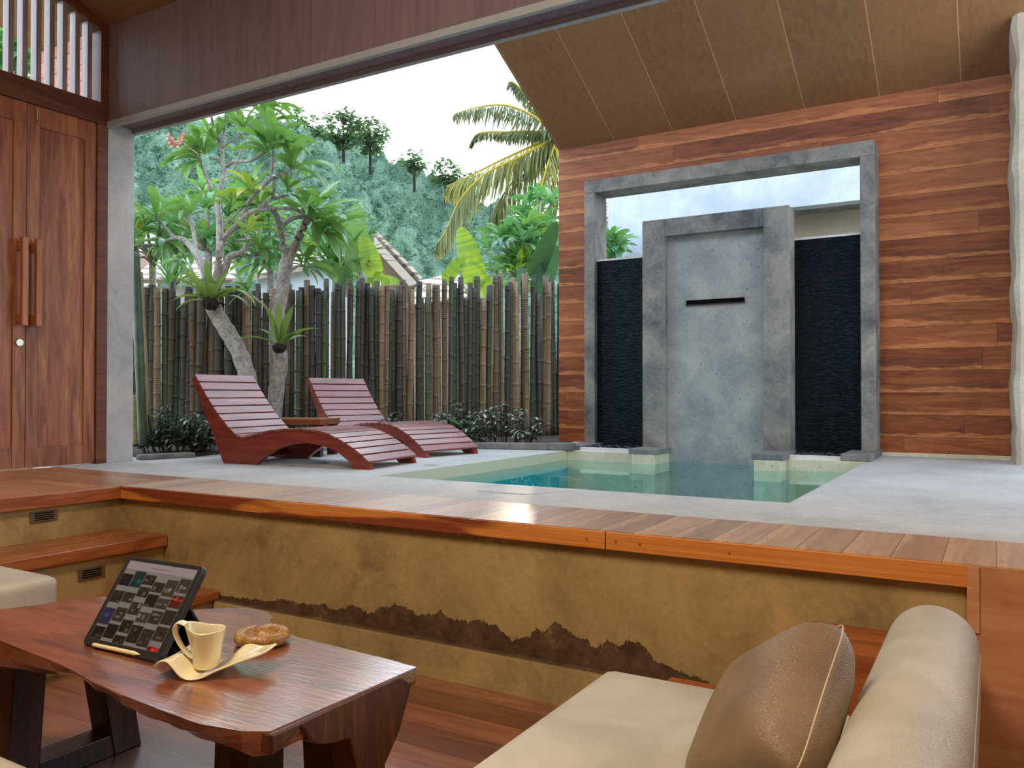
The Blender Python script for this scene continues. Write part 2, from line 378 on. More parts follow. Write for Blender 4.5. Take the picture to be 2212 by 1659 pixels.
n = NT('hillside'); o_ = n.obj(); a_ = n.noise(o_, .5, 6, .7); b_ = n.noise(o_, 4.0, 4, .75)
M['hill'] = n.done(n.bsdf(n.ramp(n.math('ADD', n.math('MULTIPLY', a_, .45), n.math('MULTIPLY', b_, .55)), [(.38, srgb(44, 70, 60)), (.52, srgb(80, 116, 92)), (.64, srgb(124, 154, 118))]), .9, n.bump(b_, .7, .3)))  # distance haze is mixed into these blue-green tones

n = NT('deck_terrazzo'); o_ = n.obj(); fine = n.noise(o_, 160, 3, .7); big = n.noise(o_, 1.3, 4, .6); sc = n.noise(n.n('ShaderNodeMapping', {'Vector': o_, 'Scale': (6, 30, 6)}).outputs[0], 2, 4, .6)
cf = n.math('ADD', n.math('MULTIPLY', fine, .55), n.math('ADD', n.math('MULTIPLY', big, .25), n.math('MULTIPLY', sc, .2)))
M['deck'] = n.done(n.bsdf(n.ramp(cf, [(.38, srgb(148, 150, 152)), (.52, srgb(196, 198, 198)), (.64, srgb(226, 226, 224))]), .62, n.bump(fine, .35, .003), Specular_IOR_Level=.4))

n = NT('slate_ripple'); o_ = n.obj(); p_ = n.sep(o_)
w_ = n.noise(n.comb(n.math('MULTIPLY', p_[0], 14.0), n.math('MULTIPLY', p_[1], 14.0), n.math('MULTIPLY', p_[2], 60.0)), 1.0, 3, .5, .8)
M['slate'] = n.done(n.bsdf(n.ramp(w_, [(.4, (.002, .003, .004)), (.8, (.010, .013, .017))]), .42, n.bump(w_, 1.0, .025), Specular_IOR_Level=.28, Specular_Tint=(.6, .8, 1, 1)))

n = NT('pit_plaster'); o_ = n.obj(); p_ = n.sep(o_)
big = n.noise(o_, 2.4, 6, .62, .5); blot = n.noise(o_, 5.0, 4, .6, .3); fine = n.noise(o_, 50, 3, .6)
col = n.ramp(n.math('ADD', n.math('MULTIPLY', big, .75), n.math('MULTIPLY', fine, .22)), [(.32, srgb(134, 112, 70)), (.5, srgb(166, 142, 92)), (.68, srgb(188, 164, 112))])
col = n.mix(n.math('MULTIPLY', n.step(blot, .58, .74), .55), col, srgb(104, 80, 52))
hh = n.noise(n.comb(n.math('MULTIPLY', p_[0], 3.2), 0.0, 0.0), 1.0, 5, .6)
xm = n.math('MULTIPLY', n.step(p_[0], -3.3, -2.0), n.step(p_[0], -.85, -1.2))
topz = n.math('ADD', -.515, n.math('MULTIPLY', n.math('ADD', n.math('MULTIPLY', n.step(hh, .3, .75), .2), .005), xm))
jag = n.math('MULTIPLY', n.math('SUBTRACT', n.noise(o_, 34, 4, .7), .5), .05)
dm = n.math('MULTIPLY', n.step(n.math('SUBTRACT', n.math('ADD', topz, jag), p_[2]), 0.0, .006), n.step(p_[2], -.545, -.535))
dcol = n.ramp(n.noise(o_, 12, 5, .7), [(.35, srgb(66, 44, 30)), (.6, srgb(98, 72, 48)), (.72, srgb(140, 110, 74))])
col = n.mix(dm, col, dcol)
M['plaster'] = n.done(n.bsdf(col, .8, n.bump(n.math('SUBTRACT', n.math('ADD', n.math('MULTIPLY', big, .4), n.math('MULTIPLY', fine, .1)), dm), .5, .012)))

n = NT('bamboo'); o_ = n.obj(); p_ = n.sep(o_); rnd = n.n('ShaderNodeObjectInfo').outputs['Random']
base = n.ramp(rnd, [(0, srgb(64, 58, 50)), (.16, srgb(132, 110, 80)), (.28, srgb(54, 58, 50)), (.42, srgb(102, 84, 64)), (.55, srgb(52, 66, 54)), (.68, srgb(150, 126, 92)), (.76, srgb(70, 64, 54)), (.92, srgb(76, 90, 60))], 'CONSTANT')
offv = n.math('MULTIPLY', rnd, 31.0)
nv = n.noise(n.comb(n.math('ADD', n.math('MULTIPLY', p_[0], 30.0), offv), n.math('MULTIPLY', p_[1], 30.0), n.math('MULTIPLY', p_[2], 2.2)), 1.0, 5, .65)
col = n.mix(n.step(nv, .42, .68), base, n.mix(.55, base, srgb(46, 40, 34)))
dash = n.math('LESS_THAN', n.math('FRACT', n.math('ADD', n.math('MULTIPLY', p_[2], 38.0), n.math('MULTIPLY', nv, 1.5))), .42)
zone = n.noise(n.comb(n.math('ADD', n.math('MULTIPLY', p_[0], 24.0), offv), n.math('MULTIPLY', p_[1], 24.0), n.math('MULTIPLY', p_[2], 1.4)), 1.0, 2, .5, 0)
dmk = n.math('MULTIPLY', dash, n.step(zone, .5, .58))
col = n.mix(n.math('MULTIPLY', dmk, .75), col, srgb(34, 28, 24))
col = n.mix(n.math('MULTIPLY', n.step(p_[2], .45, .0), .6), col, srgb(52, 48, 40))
M['bamboo'] = n.done(n.bsdf(col, .5, None, Specular_IOR_Level=.4))
M['bamboo_green'] = m_concrete('green_bamboo', srgb(40, 58, 44), srgb(72, 92, 64), .4, 5)
M['bamboo_tan'] = m_concrete('tan_bamboo', srgb(120, 104, 74), srgb(160, 142, 104), .5, 6)

n = NT('pool_tile'); o_ = n.obj(); z_ = n.sep(o_)[2]
tc = n.ramp(n.step(z_, -.16, -.10), [(0, srgb(4, 196, 206)), (1, srgb(202, 198, 170))])
M['tile'] = n.done(n.bsdf(tc, .5))
n = NT('pool_water'); nrm = n.bump(n.noise(n.obj(), 5, 2), .02, .01)
fr = n.n('ShaderNodeFresnel', {'IOR': 1.08, 'Normal': nrm}).outputs[0]
gl = n.n('ShaderNodeBsdfGlossy', {'Color': (1, 1, 1, 1), 'Roughness': .015, 'Normal': nrm}).outputs[0]
tr = n.n('ShaderNodeBsdfTransparent', {'Color': (.82, .98, .98, 1)}).outputs[0]
M['water'] = n.done(n.n('ShaderNodeMixShader', {0: fr, 1: tr, 2: gl}).outputs[0])

n = NT('tablet_screen'); ca = n.n('ShaderNodeAttribute', attribute_name='tint').outputs['Color']; nz = n.noise(n.obj(), 130, 4, .7)
col = n.mix(n.math('MULTIPLY', nz, .25), ca, n.mix(.75, ca, (.02, .02, .02, 1)))
M['screen'] = n.done(n.bsdf(col, .12, None, Emission_Color=col, Emission_Strength=.2))
n = NT('carved_ashtray'); o_ = n.obj(); w_ = n.noise(o_, 45, 4, .6, 2.5)
M['ashtray'] = n.done(n.bsdf(n.ramp(w_, [(.3, srgb(132, 94, 46)), (.5, srgb(166, 124, 68)), (.7, srgb(196, 156, 98))]), .22, n.bump(w_, .5, .004)))

# ------------------------------------------------------------------ setting: decks, pit, pool
PL, PR, PY = -4.25, -0.075, 2.87          # pit left / right, back wall of the pit
FZ = -0.68                                 # pit floor
struct('floor', bx(PL - .3, 2.0, -2.5, PY + .1, FZ - .1, FZ), M['floor_planks'])
# grey deck, four slabs round the pool
bm = B(); DY = 3.35
box(bm, -6.6, 2.0, DY, 4.03, -.08, 0); box(bm, -6.6, -3.375, 4.03, 7.2, -.08, 0)
box(bm, -.845, 2.0, 4.03, 7.6, -.08, 0)
deck = struct('pool_deck', bm, M['deck'], bevel=.004)
# plank border of the pit with its fascia
bm = B(); box(bm, PL - .01, 2.0, PY - .02, DY, -.025, .002)
struct('trim_1', bm, M['edge_planks'])
bm = B(); box(bm, -5.74, PL + .02, -2.5, DY, -.025, .0005)
struct('trim_2', bm, M['land_planks'])
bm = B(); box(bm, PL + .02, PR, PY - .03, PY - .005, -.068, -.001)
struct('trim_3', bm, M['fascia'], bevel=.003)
bm = B(); box(bm, PL - .005, PL + .03, -2.0, PY - .03, -.068, -.001)
struct('trim_4', bm, M['step_wood'], bevel=.003)
fas = bpy.data.objects['trim_3']
for x in (-1.345, -1.225, -1.13, -.80):
    bm = B(); tube(bm, [(x, PY - .0315, -.034), (x, PY - .028, -.034)], .005, 10); link('peg', bm, M['step_wood'], fas)
struct('wall_back', bx(PL, PR + .2, PY, PY + .12, FZ, -.03), M['plaster'])
struct('wall_left', bx(PL - .12, PL, -2.5, PY + .12, FZ, -.03), M['plaster'])
# low plinth of the pit wall
bm = B(); prism(bm, [(PY - .05, FZ), (PY + .01, FZ), (PY + .01, -.535), (PY - .03, -.535)], lambda u, v: (-3.44, u, v), lambda u, v: (PR, u, v))
struct('baseboard_back', bm, M['plaster'])
# steps on the left
st = thing('pit_steps', 'plastered steps with brown wooden treads beside the left end of the tan pit wall', 'steps', (-4.0, 2.4, FZ))
def stp(name, bm, mat, **k):
    o = link(name, bm, mat, st, **k); o.matrix_parent_inverse = Matrix.Translation(-st.location); return o
stp('tread', bx(PL, -3.845, 1.95, PY - .006, -.30, -.24), M['step_wood'], bevel=.004)
stp('riser', bx(PL, -3.875, 1.96, PY - .006, -.50, -.30), M['plaster'])
stp('tread', bx(-3.88, -3.43, 1.95, PY - .006, -.535, -.49), M['step_wood'], bevel=.004)
stp('riser', bx(PL, -3.46, 1.96, PY - .006, FZ, -.535), M['plaster'])
def vent(x, y, z, label):
    t = thing('step_vent', label, 'vent', (x, y, z), 0, 'small grilles in the step risers')
    fr_ = link('frame', bx(0, .008, -.07, .07, -.028, .028), M['vent'], t, bevel=.002)
    for k in range(4): link('slot', bx(.006, .0095, -.05, .05, -.018 + k * .011, -.013 + k * .011), M['black'], fr_)
vent(PL, 2.425, -.115, 'small rectangular grille in the riser above the upper wooden tread')
vent(-3.875, 2.45, -.372, 'small rectangular grille in the riser below the upper wooden tread')

# wooden panel right of the sofa
struct('wall_right', bx(PR, 2.0, PY - .03, PY + .1, FZ, -.001), M['panel_wood'])
struct('trim_5', bx(PR - .002, PR + .03, PY - .035, PY - .03, -.2, -.002), M['panel_wood'])

# pool
bm = B()
box(bm, -3.42, -3.37, 4.0, 6.75, -.75, -.002); box(bm, -.85, -.80, 4.0, 6.75, -.75, -.002)
box(bm, -3.42, -.80, 3.98, 4.03, -.75, -.002); box(bm, -3.42, -.8, 4.0, 7.1, -.80, -.75)
box(bm, -3.42, -.8, 7.0, 7.1, -.75, -.15)
struct('pool_shell', bm, M['tile'])
bm = B(); box(bm, -3.37, -2.49, 6.70, 7.2, -.75, 0); box(bm, -1.64, -.85, 6.70, 7.2, -.75, 0)
box(bm, -2.70, -2.49, 6.60, 6.70, -.75, -.002); box(bm, -1.64, -1.43, 6.52, 6.70, -.75, -.002)
struct('pool_ledge', bm, M['coping'], bevel=.004)
bm = B()
bmesh.ops.create_grid(bm, x_segments=1, y_segments=1, size=1)
for v in bm.verts: v.co = V((-2.11 + v.co.x * 1.26, 5.515 + v.co.y * 1.485, -.085))
struct('pool_water', bm, M['water'])
bm = B(); prism(bm, [(-2.37, 3.65), (-2.07, 3.66), (-1.93, 3.95), (-2.2, 3.95)], lambda u, v: (u, v, -.01), lambda u, v: (u, v, .004))
tag(link('access_cover', bm, M['deck']), 'thin stone access cover lying in the grey deck before the pool', 'cover')

# ------------------------------------------------------------------ water wall
# plank wall with an opening behind the portal
YW, XL, XR = 7.5, -3.866, .11
WT = 3.03
bm = B(); box(bm, XL, -3.42, YW, YW + .06, .03, WT); box(bm, -.85, XR + 1.0, YW, YW + .06, .03, WT)
box(bm, -3.42, -.85, YW, YW + .06, 2.5, WT)
struct('wall_plank', bm, M['wall_planks'])
struct('baseboard_plank', bx(-.85, XR, YW - .012, YW + .06, -.01, .03), M['coping'])
pt = thing('concrete_portal', 'tall grey concrete frame standing before the plank wall round the water wall', 'portal', (-2.13, 7.35, 0))
def put(par, name, bm, mat, **k):
    o = link(name, bm, mat, par, **k); o.matrix_parent_inverse = Matrix.Translation(-par.location); return o
F0, F1 = 7.2, 7.49
put(pt, 'post', bx(-3.435, -3.325, F0, F1, .02, 2.46), M['portal'], bevel=.006)
put(pt, 'post', bx(-.945, -.833, F0, F1, .05, 2.46), M['portal'], bevel=.006)
put(pt, 'lintel', bx(-3.435, -.833, F0, F1, 2.46, 2.585), M['portal'], bevel=.006)
def foot(name, x0, x1, y0, y1, z0, z1): put(pt, name, bx(x0, x1, y0, y1, z0, z1), M['kerb'], bevel=.006)
foot('foot', -3.50, -3.26, 6.79, 7.485, 0, .045); foot('foot', -1.03, -.82, 6.72, 7.485, 0, .055)

ni = thing('fountain_niche', 'central grey concrete niche with a dark slot spout rising from the pool', 'fountain', (-2.08, 7.0, 0))
N0, N1 = 6.9, 7.12
put(ni, 'pillar', bx(-2.718, -2.505, N0, N1, .03, 2.063), M['portal'], bevel=.005)
put(ni, 'pillar', bx(-1.655, -1.445, N0, N1, .04, 2.063), M['portal'], bevel=.005)
put(ni, 'lintel', bx(-2.505, -1.655, N0, N1, 1.908, 2.063), M['portal'], bevel=.005)
put(ni, 'panel', bx(-2.52, -1.64, 6.97, 7.05, -.9, 1.93), M['niche_panel'])
spo = put(ni, 'spout', bx(-2.33, -1.825, 6.955, 6.972, 1.297, 1.335), M['black'])
link('spout_lip', bx(-2.335, -1.82, 6.95, 6.975, 1.290, 1.298), M['darkmetal'], spo)
put(ni, 'plinth', bx(-2.73, -2.475, 6.6, 7.0, -.002, .045), M['kerb'], bevel=.006)
put(ni, 'plinth', bx(-1.66, -1.415, 6.52, 7.0, -.002, .05), M['kerb'], bevel=.006)
for x0, x1, zt, lab in ((-3.325, -2.60, 1.80, 'dark rippled slate water panel left of the concrete niche'), (-1.55, -.95, 1.83, 'dark rippled slate water panel right of the concrete niche')):
    t = thing('slate_panel', lab, 'water panel', ((x0 + x1) / 2, 7.3, 0), 0, 'slate water panels')
    put(t, 'slate_face', bx(x0, x1, 7.26, 7.40, .01, zt), M['slate'])
    put(t, 'top_edge', bx(x0, x1, 7.255, 7.41, zt, zt + .018), M['lip'])
struct('trim_6', bx(-3.25, -2.72, 6.72, 6.80, 0, .03), M['lip'])
struct('trim_7', bx(-1.43, -1.03, 6.74, 6.82, 0, .03), M['lip'])
struct('trim_8', bx(-3.25, -2.72, 6.80, 7.26, -.01, .004), M['black'])
struct('trim_9', bx(-1.43, -1.03, 6.82, 7.26, -.01, .004), M['black'])
bm = B(); bmesh.ops.create_icosphere(bm, subdivisions=2, radius=1)
for v in bm.verts:
    v.co = V((v.co.x * .045, v.co.y * .034, v.co.z * .022)) * (1 + .18 * noise.noise(v.co * 1.3))
peb = link('pebble', bm, M['pebble'], smooth=True)
def pebs(side, x0, x1, n, y0, z0):
    for k in range(n):
        p = peb if (side == 'left' and k == 0) else peb.copy()
        if p is not peb: C.objects.link(p)
        row = k % 2
        p.location = (x0 + (x1 - x0) * (k + .5) / n, y0 + row * .08 + random.uniform(-.012, .012), z0 + .022 + (.004 if row else 0))
        p.rotation_euler = (random.uniform(-.2, .2), random.uniform(-.2, .2), random.uniform(0, 3)); s = random.uniform(.72, 1.15); p.scale = (s, s, s)
        tag(p, 'smooth black pebble at the foot of the %s slate panel, %s row' % (side, 'back' if row else 'front'), 'pebble', 'black pebbles below the %s slate panel, %s row' % (side, 'back' if row else 'front'))
pebs('left', -3.22, -2.76, 10, 6.88, .004); pebs('right', -1.40, -1.05, 10, 6.90, .004)

# neighbour building seen through the portal opening
nb = thing('neighbour_building', 'pale blue plastered building seen through the top of the concrete portal', 'building', (-1.0, 10.0, 0))
put(nb, 'wall', bx(-4.42, 1.5, 10.0, 10.2, 2.72, 3.6), M['bluewall'])
put(nb, 'wall', bx(-4.42, -3.2, 10.0, 10.2, -.02, 2.72), M['bluewall'])
put(nb, 'recess_wall', bx(-3.3, 1.5, 10.5, 10.6, -.02, 2.73), M['greywall'])
put(nb, 'soffit', bx(-3.3, 1.5, 10.2, 10.5, 2.72, 2.75), M['portal'])

# rough plastered column at the far right
bm = B(); prev = None; ring = []
for k in range(61):
    z = 5.2 * k / 60; wob = .030 * noise.noise(V((0, 3.1, z * 2.6))) + .022 * noise.noise(V((5, 3.1, z * 9)))
    ring.append([bm.verts.new(p) for p in ((.105 + wob, 7.49, z), (.13 + wob * 1.1, 7.0 , z), (.16 + wob * .4, 6.98, z), (.5, 6.98, z), (.5, 7.49, z))])
for a, b in zip(ring, ring[1:]):
    for i in range(5): bm.faces.new((a[i], a[(i + 1) % 5], b[(i + 1) % 5], b[i]))
bm.faces.new(ring[0]); bm.faces.new(ring[-1])
struct('wall_column', bm, M['white_plaster'])

# soffit over the pool: rises from the plank wall toward the room
SL = (3.671 - 3.03) / (7.5 - 6.215)
y1 = 4.6; zt = WT + (7.5 - y1) * SL
bm = B(); hexa(bm, [(XL, y1, zt), (2.2, y1, zt), (XL, 7.56, WT - .03), (2.2, 7.56, WT - .03), (XL, y1, zt + .1), (2.2, y1, zt + .1), (XL, 7.56, WT + .07), (2.2, 7.56, WT + .07)])
for v in bm.verts: pass
sof = struct('ceiling', bm, M['soffit'])
# ------------------------------------------------------------------ beam over the opening
bm = B(); box(bm, -5.80, 2.0, 3.74, 3.97, 2.56, 3.5)
struct('trim_10', bm, M['beam'])
struct('trim_11', bx(-5.75, 2.0, 3.725, 3.76, 2.515, 2.56), M['metal_strip'], bevel=.003)
struct('trim_12', bx(-5.75, 2.0, 3.945, 3.985, 2.525, 2.565), M['metal_strip'], bevel=.003)
# inner sloping ceiling
bm = B(); z0, z1 = 3.30, 3.30 + 5.0 * .39
hexa(bm, [(-5.9, -1.26, z1), (2.0, -1.26, z1), (-5.9, 3.75, z0 - .02), (2.0, 3.75, z0 - .02), (-5.9, -1.26, z1 + .1), (2.0, -1.26, z1 + .1), (-5.9, 3.75, z0 + .1), (2.0, 3.75, z0 + .1)])
struct('ceiling.001', bm, M['ceiling'])
hexa_b = B(); hexa(hexa_b, [(-5.9, -2.6, 4.73), (2.0, -2.6, 4.73), (-5.9, -1.25, z1), (2.0, -1.25, z1), (-5.9, -2.6, 4.83), (2.0, -2.6, 4.83), (-5.9, -1.25, z1 + .1), (2.0, -1.25, z1 + .1)])
struct('ceiling.002', hexa_b, M['ceiling'])
struct('wall_rear', bx(-5.9, 2.1, -2.6, -2.5, FZ, 5.0), M['room'])
struct('wall_side', bx(2.0, 2.1, -2.5, 3.97, FZ, 5.2), M['room'])

# ------------------------------------------------------------------ left wall: column, doors, louvre
DX = -5.74
struct('wall_pier', bx(DX - .25, DX, 3.742, 3.965, 0, 2.56), M['column'], bevel=.004)
struct('trim_13', bx(DX - .05, DX + .012, 3.655, 3.74, 0, 2.56), M['door_dark'], bevel=.004)
struct('trim_14', bx(DX - .1, DX + .02, -2.5, 3.74, 2.53, 2.69), M['door_dark'], bevel=.005)
def door(name, y0, y1):
    d = bpy.data.objects.new(name, None); C.objects.link(d); d.location = (DX, y0, 0); d['kind'] = 'structure'
    def p(nm, bm, mat, par=d, **k):
        o = link(nm, bm, mat, par, **k); o.matrix_parent_inverse = Matrix.Translation(-d.location); return o
    x0, x1 = DX - .05, DX - .008
    p('stile', bx(x0, x1, y0, y0 + .085, .005, 2.53), M['door'], bevel=.003); p('stile', bx(x0, x1, y1 - .085, y1, .005, 2.53), M['door'], bevel=.003)
    p('rail', bx(x0, x1 - .001, y0 + .085, y1 - .085, .005, .145), M['door'], bevel=.003); p('rail', bx(x0, x1 - .001, y0 + .085, y1 - .085, 2.385, 2.53), M['door'], bevel=.003)
    p('panel', bx(x0 + .01, x1 - .014, y0 + .07, y1 - .07, .13, 2.4), M['door'])
    return d, p
def handle(p, y):
    h = p('handle', bx(DX + .045, DX + .08, y - .022, y + .022, .98, 1.585), M['handle'], bevel=.006)
    for z in (1.03, 1.53):
        s = p('standoff', bx(DX - .01, DX + .05, y - .017, y + .017, z - .03, z + .03), M['handle'], bevel=.004)
        s.parent = h; s.matrix_parent_inverse = Matrix.Identity(4); s.location = (0, 0, 0)
        h_inv = Matrix.Translation(-V((0, 0, 0))); s.matrix_parent_inverse = h_inv
d1, p1 = door('door_1', 2.64, 3.149); d2, p2 = door('door_2', 3.153, 3.655)
handle(p1, 3.10); handle(p2, 3.195)
bm = B(); bmesh.ops.create_cone(bm, cap_ends=True, segments=24, radius1=.028, radius2=.024, depth=.014)
bmesh.ops.transform(bm, matrix=Matrix.Translation((DX + .0, 3.105, .868)) @ Matrix.Rotation(PI / 2, 4, 'Y'), verts=bm.verts[:])
lk = p1('lock', bm, M['steel'], smooth=False)
bm = B(); tube(bm, [(DX + .004, 3.212, 2.50), (DX + .006, 3.212, 2.42), (DX + .02, 3.212, 2.405), (DX + .02, 3.205, 2.40)], .006, 8); p2('latch_hook', bm, M['steel'])
d3, p3 = door('door_3', 2.1, 2.636)
struct('wall_left.001', bx(DX - .1, DX, -2.5, 2.1, 0, 2.55), M['room'])
# louvre over the doors
lv = bpy.data.objects.new('window_1', None); C.objects.link(lv); lv.location = (DX, 3.0, 2.69); lv['kind'] = 'structure'
def pl(nm, bm, mat, **k):
    o = link(nm, bm, mat, lv, **k); o.matrix_parent_inverse = Matrix.Translation(-lv.location); return o
ztop = lambda y: 3.235 + (3.667 - y) * .39
k = 0
y = 3.60
M['louvre'] = m_wood('louvre_bar_wood', [srgb(110, 98, 104), srgb(140, 126, 130), srgb(166, 152, 154)], 'z', .3, spec=.9)
while y > 1.2:
    z = ztop(y); bm = B(); hexa(bm, [(DX - .075, y - .018, 2.685), (DX - .005, y - .018, 2.685), (DX - .075, y + .018, 2.685), (DX - .005, y + .018, 2.685), (DX - .075, y - .018, z + .03), (DX - .005, y - .018, z + .03), (DX - .075, y + .018, z + .02), (DX - .005, y + .018, z + .02)])
    pl('louvre_bar', bm, M['louvre']); y -= .0935
for y0, yy in ((1.2, 3.745),):
    bm = B(); hexa(bm, [(DX - .1, y0, ztop(y0)), (DX + .02, y0, ztop(y0)), (DX - .1, yy, ztop(yy)), (DX + .02, yy, ztop(yy)), (DX - .1, y0, ztop(y0) + .13), (DX + .02, y0, ztop(y0) + .13), (DX - .1, yy, ztop(yy) + .1), (DX + .02, yy, ztop(yy) + .1)])
    pl('top_rail', bm, M['door_dark'])
pl('end_post', bx(DX - .1, DX + .015, 3.675, 3.745, 2.69, 3.3), M['door_dark'])
struct('wall_left.002', bx(DX - .1, DX, -2.5, 1.2, 2.69, 5.0), M['room'])
# plank wing and soffit of the outdoor room behind the louvre
wg = thing('plank_wing', 'pinkish plank wall with an orange soffit seen through the louvre bars', 'building wing', (-9.3, 6.0, 0))
put(wg, 'wall', bx(-10.78, -9.25, 6.0, 6.1, -.02, 4.95), M['pink_planks'])
bm = B(); hexa(bm, [(-10.78, 4.2, 5.70), (-8.6, 4.2, 5.70), (-10.78, 6.1, 4.93), (-8.6, 6.1, 4.93), (-10.78, 4.2, 5.8), (-8.6, 4.2, 5.8), (-10.78, 6.1, 5.03), (-8.6, 6.1, 5.03)])
put(wg, 'soffit', bm, M['soffit'])

# ------------------------------------------------------------------ loungers
TOP = [(-.291, .661), (-.174, .494), (-.052, .349), (.067, .238), (.125, .2), (.185, .182), (.287, .203), (.414, .235), (.563, .251), (.709, .255), (.852, .246), (.957, .221), (1.073, .171), (1.187, .107), (1.276, .039)]
BOT = [(1.290, .0), (1.164, .0), (1.107, .055), (1.015, .115), (.911, .150), (.757, .170), (.6, .152), (.477, .114), (.389, .062), (.301, .0), (.0, .0), (-.051, .102), (-.173, .348), (-.305, .615)]
def interp(poly, s):
    for (a, za), (b, zb) in zip(poly, poly[1:]):
        if a <= s <= b: return za + (zb - za) * (s - a) / (b - a)
    return poly[-1][1]
def make_lounger(label):
    t = thing('sun_lounger', label, 'sun lounger', (-4.948, 4.162, 0), math.radians(7), 'wooden sun loungers on the deck')
    for w in (0.0, .575):
        bm = B(); prism(bm, TOP + BOT, lambda u, v, w=w: (u, w, v), lambda u, v, w=w: (u, w + .045, v))
        link('side_rail', bm, M['lounger'], t)
    bm = B(); L = [0]
    for (a, za), (b, zb) in zip(TOP, TOP[1:]): L.append(L[-1] + math.hypot(b - a, zb - za))
    def pos(l):
        for i in range(len(TOP) - 1):
            if l <= L[i + 1] + 1e-9:
                f = (l - L[i]) / (L[i + 1] - L[i]); return V((TOP[i][0] + (TOP[i + 1][0] - TOP[i][0]) * f, 0, TOP[i][1] + (TOP[i + 1][1] - TOP[i][1]) * f))
        return V((TOP[-1][0], 0, TOP[-1][1]))
    nsl = 24; st_ = L[-1] / nsl
    for i in range(nsl):
        a, b = pos(i * st_ + .005), pos((i + 1) * st_ - .005); d = (b - a).normalized(); nn = V((-d.z, 0, d.x)) * .018
        hexa(bm, [a + V((0, -.012, 0)), b + V((0, -.012, 0)), a + V((0, .632, 0)), b + V((0, .632, 0)), a + nn + V((0, -.012, 0)), b + nn + V((0, -.012, 0)), a + nn + V((0, .632, 0)), b + nn + V((0, .632, 0))])
    link('slatted_surface', bm, M['slat'], t, bevel=.003)
    link('crossbar', bx(.02, .08, .045, .575, .03, .10), M['lounger'], t); link('crossbar', bx(1.12, 1.17, .045, .575, .06, .11), M['lounger'], t)
    return t
lg = make_lounger('red-brown slatted wooden sun lounger in front, nearest the lounge pit')
l2 = dup(lg, 'red-brown slatted wooden sun lounger behind, nearer the bamboo fence')
l2.location = (-5.24, 5.58, 0); l2.rotation_euler = (0, 0, math.radians(-10))
# small table between them
tb = thing('side_table', 'small low wooden side table between the two sun loungers', 'side table', (-5.05, 5.05, 0), math.radians(20))
link('tabletop', bx(-.26, .27, -.2, .2, .262, .312), M['small_table'], tb, bevel=.004)
for x in (-.21, .22):
    for y in (-.15, .15): link('leg', bx(x - .034, x + .034, y - .034, y + .034, 0, .262), M['darkwood'], tb)

# ------------------------------------------------------------------ sofas, pillow, stool
sf = thing('leather_sofa', 'cream leather sofa with a thick rounded backrest at the right of the pit', 'sofa', (-.6, 1.5, FZ))
put(sf, 'base', bx(-1.0, -.1, .3, PY - .06, FZ, -.487), M['sofa_wood'], bevel=.005)
SZ = -.315
put(sf, 'seat_cushion', softbox(-1.03, -.30, .35, 2.32, -.485, SZ, .035, 12, .006), M['leather'], smooth=True)
put(sf, 'arm_block', bx(-.52, -.095, 2.52, PY - .055, -.487, -.222), M['sofa_wood'], bevel=.004)
# rolled back cushion
bm = B(); prof = []
R = .113
for k in range(13): a = PI - PI * k / 12; prof.append((-.15 + R * math.cos(a), -.165 + R * .95 * math.sin(a)))
prof += [(-.035, -.30), (-.05, -.49), (-.235, -.49), (-.262, -.32)]
rings = []
ys = [2.60, 2.595, 2.58, 2.55, 2.5] + [2.4 - .1 * k for k in range(21)]
for y in ys:
    sc = 1 - (max(0, y - 2.5) / .1) ** 2.2 * .12
    cz = -.30
    rings.append([bm.verts.new((-.15 + (x + .15) * sc, y, cz + (z - cz) * (1 - (1 - sc) * .9))) for x, z in prof])
for a, b in zip(rings, rings[1:]):
    for i in range(len(prof)): bm.faces.new((a[i], a[(i + 1) % len(prof)], b[(i + 1) % len(prof)], b[i]))
bm.faces.new(rings[0]); bm.faces.new(rings[-1])
bk = put(sf, 'backrest', bm, M['leather'], smooth=True, subsurf=1)
bm = B(); tube(bm, smoothline([(-.046, 2.59, -.22), (-.040, 2.5, -.175), (-.040, 2.2, -.165), (-.040, 1.6, -.165), (-.040, .6, -.165)], 5), .0035, 6)
link('seam', bm, M['piping'], bk, smooth=True)

def pillow(bm_half, S, T):
    bm = B(); n_ = 16; g = {}
    for sd in (0, 1):
        for i in range(n_ + 1):
            for j in range(n_ + 1):
                u, v = -1 + 2 * i / n_, -1 + 2 * j / n_
                if (i in (0, n_) or j in (0, n_)) and sd == 1: g[1, i, j] = g[0, i, j]; continue
                h = ((1 - u ** 4) * (1 - v ** 4)) ** .55 * T
                k = 1 - .05 * (1 - abs(u)) * 0 - .06 * (1 - v * v) * abs(u) ** 3
                k2 = 1 - .06 * (1 - u * u) * abs(v) ** 3
                wr = .006 * math.sin(9 * v + 3 * u) * (1 - u * u) * abs(v)
                kc = 1 - .10 * abs(u) ** 5 * abs(v) ** 5; g[sd, i, j] = bm.verts.new((u * S * k * kc, v * S * k2 * kc, (h + wr) * (1 if sd == 0 else -1) if 0 < i < n_ and 0 < j < n_ else 0))
    for sd in (0, 1):
        for i in range(n_):
            for j in range(n_): bm.faces.new((g[sd, i, j], g[sd, i + 1, j], g[sd, i + 1, j + 1], g[sd, i, j + 1]))
    bmesh.ops.remove_doubles(bm, verts=bm.verts[:], dist=1e-6)
    return bm
S_, T_ = .20, .10
pw = thing('throw_pillow', 'plump taupe leather pillow with pale piping leaning on the sofa backrest', 'pillow', (-.416, 1.773, -.172))
pw.rotation_mode = 'QUATERNION'
nrm = V((-.75, -.30, .60)).normalized(); ex = V((-.30, .95, 0)).normalized(); ex = (ex - nrm * ex.dot(nrm)).normalized(); ey = nrm.cross(ex)
